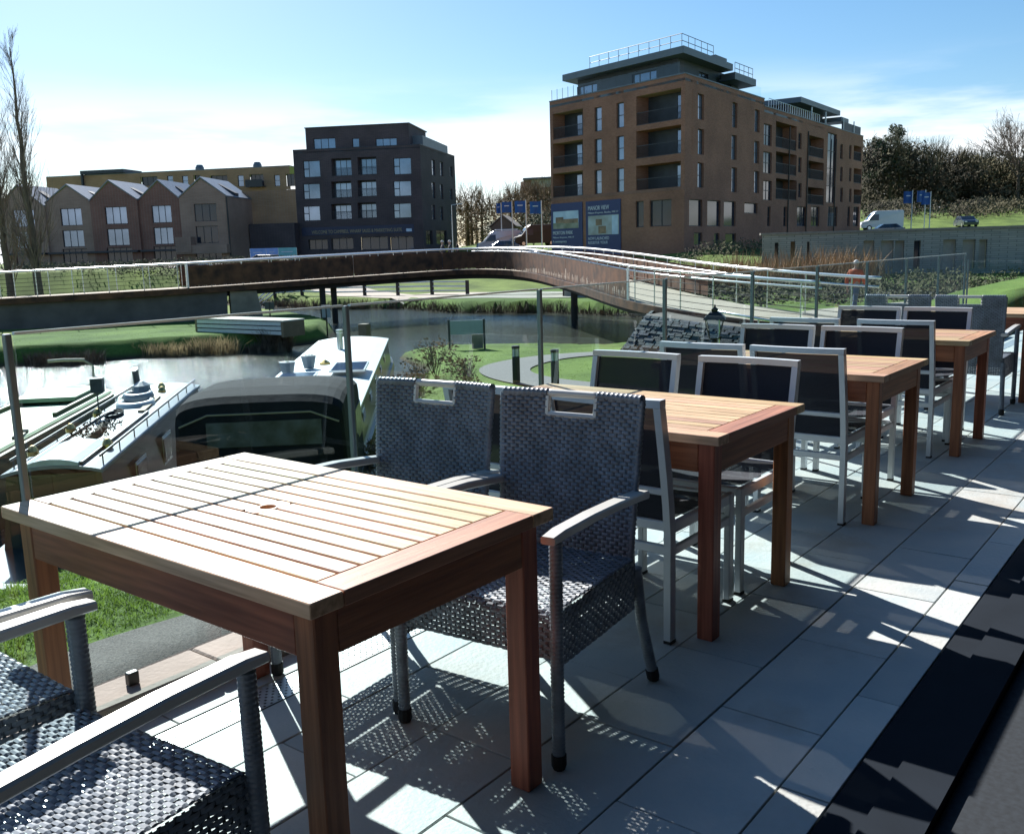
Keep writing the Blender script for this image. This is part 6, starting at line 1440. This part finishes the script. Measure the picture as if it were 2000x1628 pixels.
vehicle('car', fr(1880, 122), 122, (-.15, -1), car_p, 1.8, P_blu, 'dark grey car parked on the right-hand lawn road', 'car', car_g, (-1.3, 1.3), None)
vehicle('car', -27.5, 84, (1, -.2), car_p, 1.75, P_sil, 'silver car parked behind the left railing of the bridge', 'car', car_g, (-1.3, 1.3), -.35)
vehicle('car', -22.5, 90, (1, -.2), car_p, 1.75, P_blk, 'black car parked in front of the pale end house', 'car', car_g, (-1.3, 1.3), .1)
#vehicle('car', 15.6, 37.5, (1, .1), car_p, 1.75, P_blk, 'dark car parked on the towpath beyond the far glass panels', 'car', car_g, (-1.3, 1.3), -.95)

# ---------------------------------------------------------------- people
M['skin'] = mat('skin', (.42, .26, .19), .6)
def person(r, f, z, heading, coat, trousers, hair, lab, stride=.18, H=1.74, lean=0.):
    o = empty('person', RF(r, f, z), heading, lab, 'person'); k = H/1.75; V = Vector
    def skin(name, verts, edges, radii, m, par, root=0, sub=2):
        me_ = bpy.data.meshes.new(name); me_.from_pydata([tuple(V(v)*k) for v in verts], edges, []); ob = bpy.data.objects.new(name, me_); TMP.collection.objects.link(ob)
        md = ob.modifiers.new('s', 'SKIN')
        for i, rr in enumerate(radii): sv_ = me_.skin_vertices[0].data[i]; sv_.radius = (rr[0]*k, rr[1]*k) if isinstance(rr, tuple) else (rr*k, rr*k); sv_.use_root = (i == root)
        sb = ob.modifiers.new('u', 'SUBSURF'); sb.levels = sub; sb.render_levels = sub
        out = evaluated(ob); bpy.data.objects.remove(ob)
        out.materials.clear(); out.materials.append(m); out.polygons.foreach_set('use_smooth', [True]*len(out.polygons))
        q = bpy.data.objects.new(name, out); COL.objects.link(q); q.parent = par; return q
    s = stride
    # body: legs, trunk, neck, head, arms and fingers in one surface (x = walking direction)
    B = [(0, 0, .95), (0, 0, 1.15), (.01, 0, 1.36), (.02, 0, 1.47), (.03, 0, 1.56), (.05, 0, 1.66), (.05, 0, 1.72)]; Eg = [(0, 1), (1, 2), (2, 3), (3, 4), (4, 5), (5, 6)]; Rr = [.13, .12, .15, .065, .06, .082, .06]
    for sy in (-1, 1):
        i = len(B); st = s*sy; B += [(st*.3, sy*.09, .86), (st*.75+.03, sy*.095, .50), (st*1.05-.03, sy*.095, .10), (st*1.05+.10, sy*.10, .045)]; Rr += [.085, .058, .042, .034]; Eg += [(0, i), (i, i+1), (i+1, i+2), (i+2, i+3)]
        i = len(B); B += [(.01, sy*.19, 1.40), (-st*.4-.02, sy*.25, 1.13), (-st*.7+.08, sy*.25, .90), (-st*.75+.11, sy*.25, .83)]; Rr += [.06, .043, .033, .028]; Eg += [(2, i), (i, i+1), (i+1, i+2), (i+2, i+3)]
        hb_ = i+3; hx_, hz_ = B[hb_][0], B[hb_][2]
        for q, (dy, ln_) in enumerate(((-.028, .075), (-.01, .085), (.01, .08), (.027, .065))): j = len(B); B += [(hx_+.005+dy, sy*.25+.002*q, hz_-.04), (hx_+.02+dy, sy*.25, hz_-.04-ln_)]; Rr += [.009, .008]; Eg += [(hb_, j), (j, j+1)]
        j = len(B); B += [(hx_+.045, sy*.24, hz_-.015), (hx_+.06, sy*.235, hz_-.06)]; Rr += [.010, .009]; Eg += [(hb_, j), (j, j+1)]
    body = skin('body', B, Eg, Rr, M['skin'], o)
    # coat and trousers a little larger, over the same pose
    C_ = [(0, 0, .93), (0, 0, 1.15), (.01, 0, 1.36), (.02, 0, 1.46)]; CE_ = [(0, 1), (1, 2), (2, 3)]; CR_ = [(.155, .175), (.15, .165), (.15, .18), .085]
    for sy in (-1, 1): i = len(C_); st = s*sy; C_ += [(.01, sy*.19, 1.40), (-st*.4-.02, sy*.255, 1.13), (-st*.7+.07, sy*.255, .92)]; CR_ += [.078, .062, .05]; CE_ += [(2, i), (i, i+1), (i+1, i+2)]
    skin('coat', C_, CE_, CR_, coat, o)
    T_ = [(0, 0, .94)]; TE_ = []; TR_ = [.145]
    for sy in (-1, 1): i = len(T_); st = s*sy; T_ += [(st*.3, sy*.09, .84), (st*.75+.03, sy*.095, .50), (st*1.05-.03, sy*.095, .11)]; TR_ += [.098, .075, .062]; TE_ += [(0, i), (i, i+1), (i+1, i+2)]
    skin('trousers', T_, TE_, TR_, trousers, o)
    for sy in (-1, 1): st = s*sy; mb = MB(); x = (st*1.05)*k; mb.loft([[((x-.09)*1, (sy*.098-.045)*k, 0), ((x-.09), (sy*.098+.045)*k, 0), ((x-.08), (sy*.098+.04)*k, .09), ((x-.08), (sy*.098-.04)*k, .09)], [((x+.05), (sy*.098-.05)*k, 0), ((x+.05), (sy*.098+.05)*k, 0), ((x+.03), (sy*.098+.045)*k, .09), ((x+.03), (sy*.098-.045)*k, .09)], [((x+.17), (sy*.098-.035)*k, 0), ((x+.17), (sy*.098+.035)*k, 0), ((x+.15), (sy*.098+.03)*k, .04), ((x+.15), (sy*.098-.03)*k, .04)]]); mb.build('shoe', M['rubber'], o)
    # hair cap, nose, eyes, mouth, ears
    mb = MB(); n_ = 10; rings = []
    for j in range(6): a = j/5*1.75; rings.append([((.035+.098*math.sin(a)*math.cos(2*math.pi*q/n_)*1.05-.012)*k, .092*math.sin(a)*math.sin(2*math.pi*q/n_)*k, (1.66+.105*math.cos(a))*k + (.02 if math.cos(2*math.pi*q/n_) > .5 and j > 3 else 0)) for q in range(n_)])
    mb.loft(rings, caps=False); mb.build('hair', hair, o, smooth=True)
    mb = MB(); mb.lathe([(.001, .03), (.012, .0), (.001, -.01)], (.14*k, 0, 1.645*k), 6)
    for sy in (-1, 1): mb.lathe([(.001, .012), (.012, 0), (.001, -.012)], (.128*k, sy*.03*k, 1.67*k), 6); mb.lathe([(.004, .03), (.016, 0), (.004, -.03)], (.045*k, sy*.085*k, 1.655*k), 6)
    mb.box(.122*k, .132*k, -.022*k, .022*k, 1.612*k, 1.62*k); mb.build('face', M['skin'], body)
    return o
cl = lambda nm, c: mat(nm, c, .85, var=.15, ns=6)
toward = ang(1, -.25)
person(11.05, 30, gz(11.05, 30)+.04, ang(.8, .6), cl('orange_jacket', (.50, .10, .03)), cl('blue_jeans', (.09, .13, .2)), cl('white_cap', (.6, .6, .58)), 'person in an orange jacket and pale cap walking along the towpath', .2)
for (r, f, lab, cc, hh) in ((-3.75, 55.2, 'grey-haired person in dark coat at the bridge crest, left of the pair', (.04, .045, .06), (.5, .5, .5)), (-3.3, 54.9, 'grey-haired person in dark coat at the bridge crest, right of the pair', (.05, .05, .055), (.55, .53, .5)), (-5.2, 99, 'person in black walking beyond the crest of the bridge', (.012, .012, .014), (.02, .018, .015))):
    person(r, f, (.33 if f < 60 else gz(r, f)), ang(-1, -.2), cl('dark_coat', cc), cl('dark_trousers', (.03, .035, .05)), cl('hair', hh), lab, .12, 1.68)

bpy.data.scenes.remove(TMP)
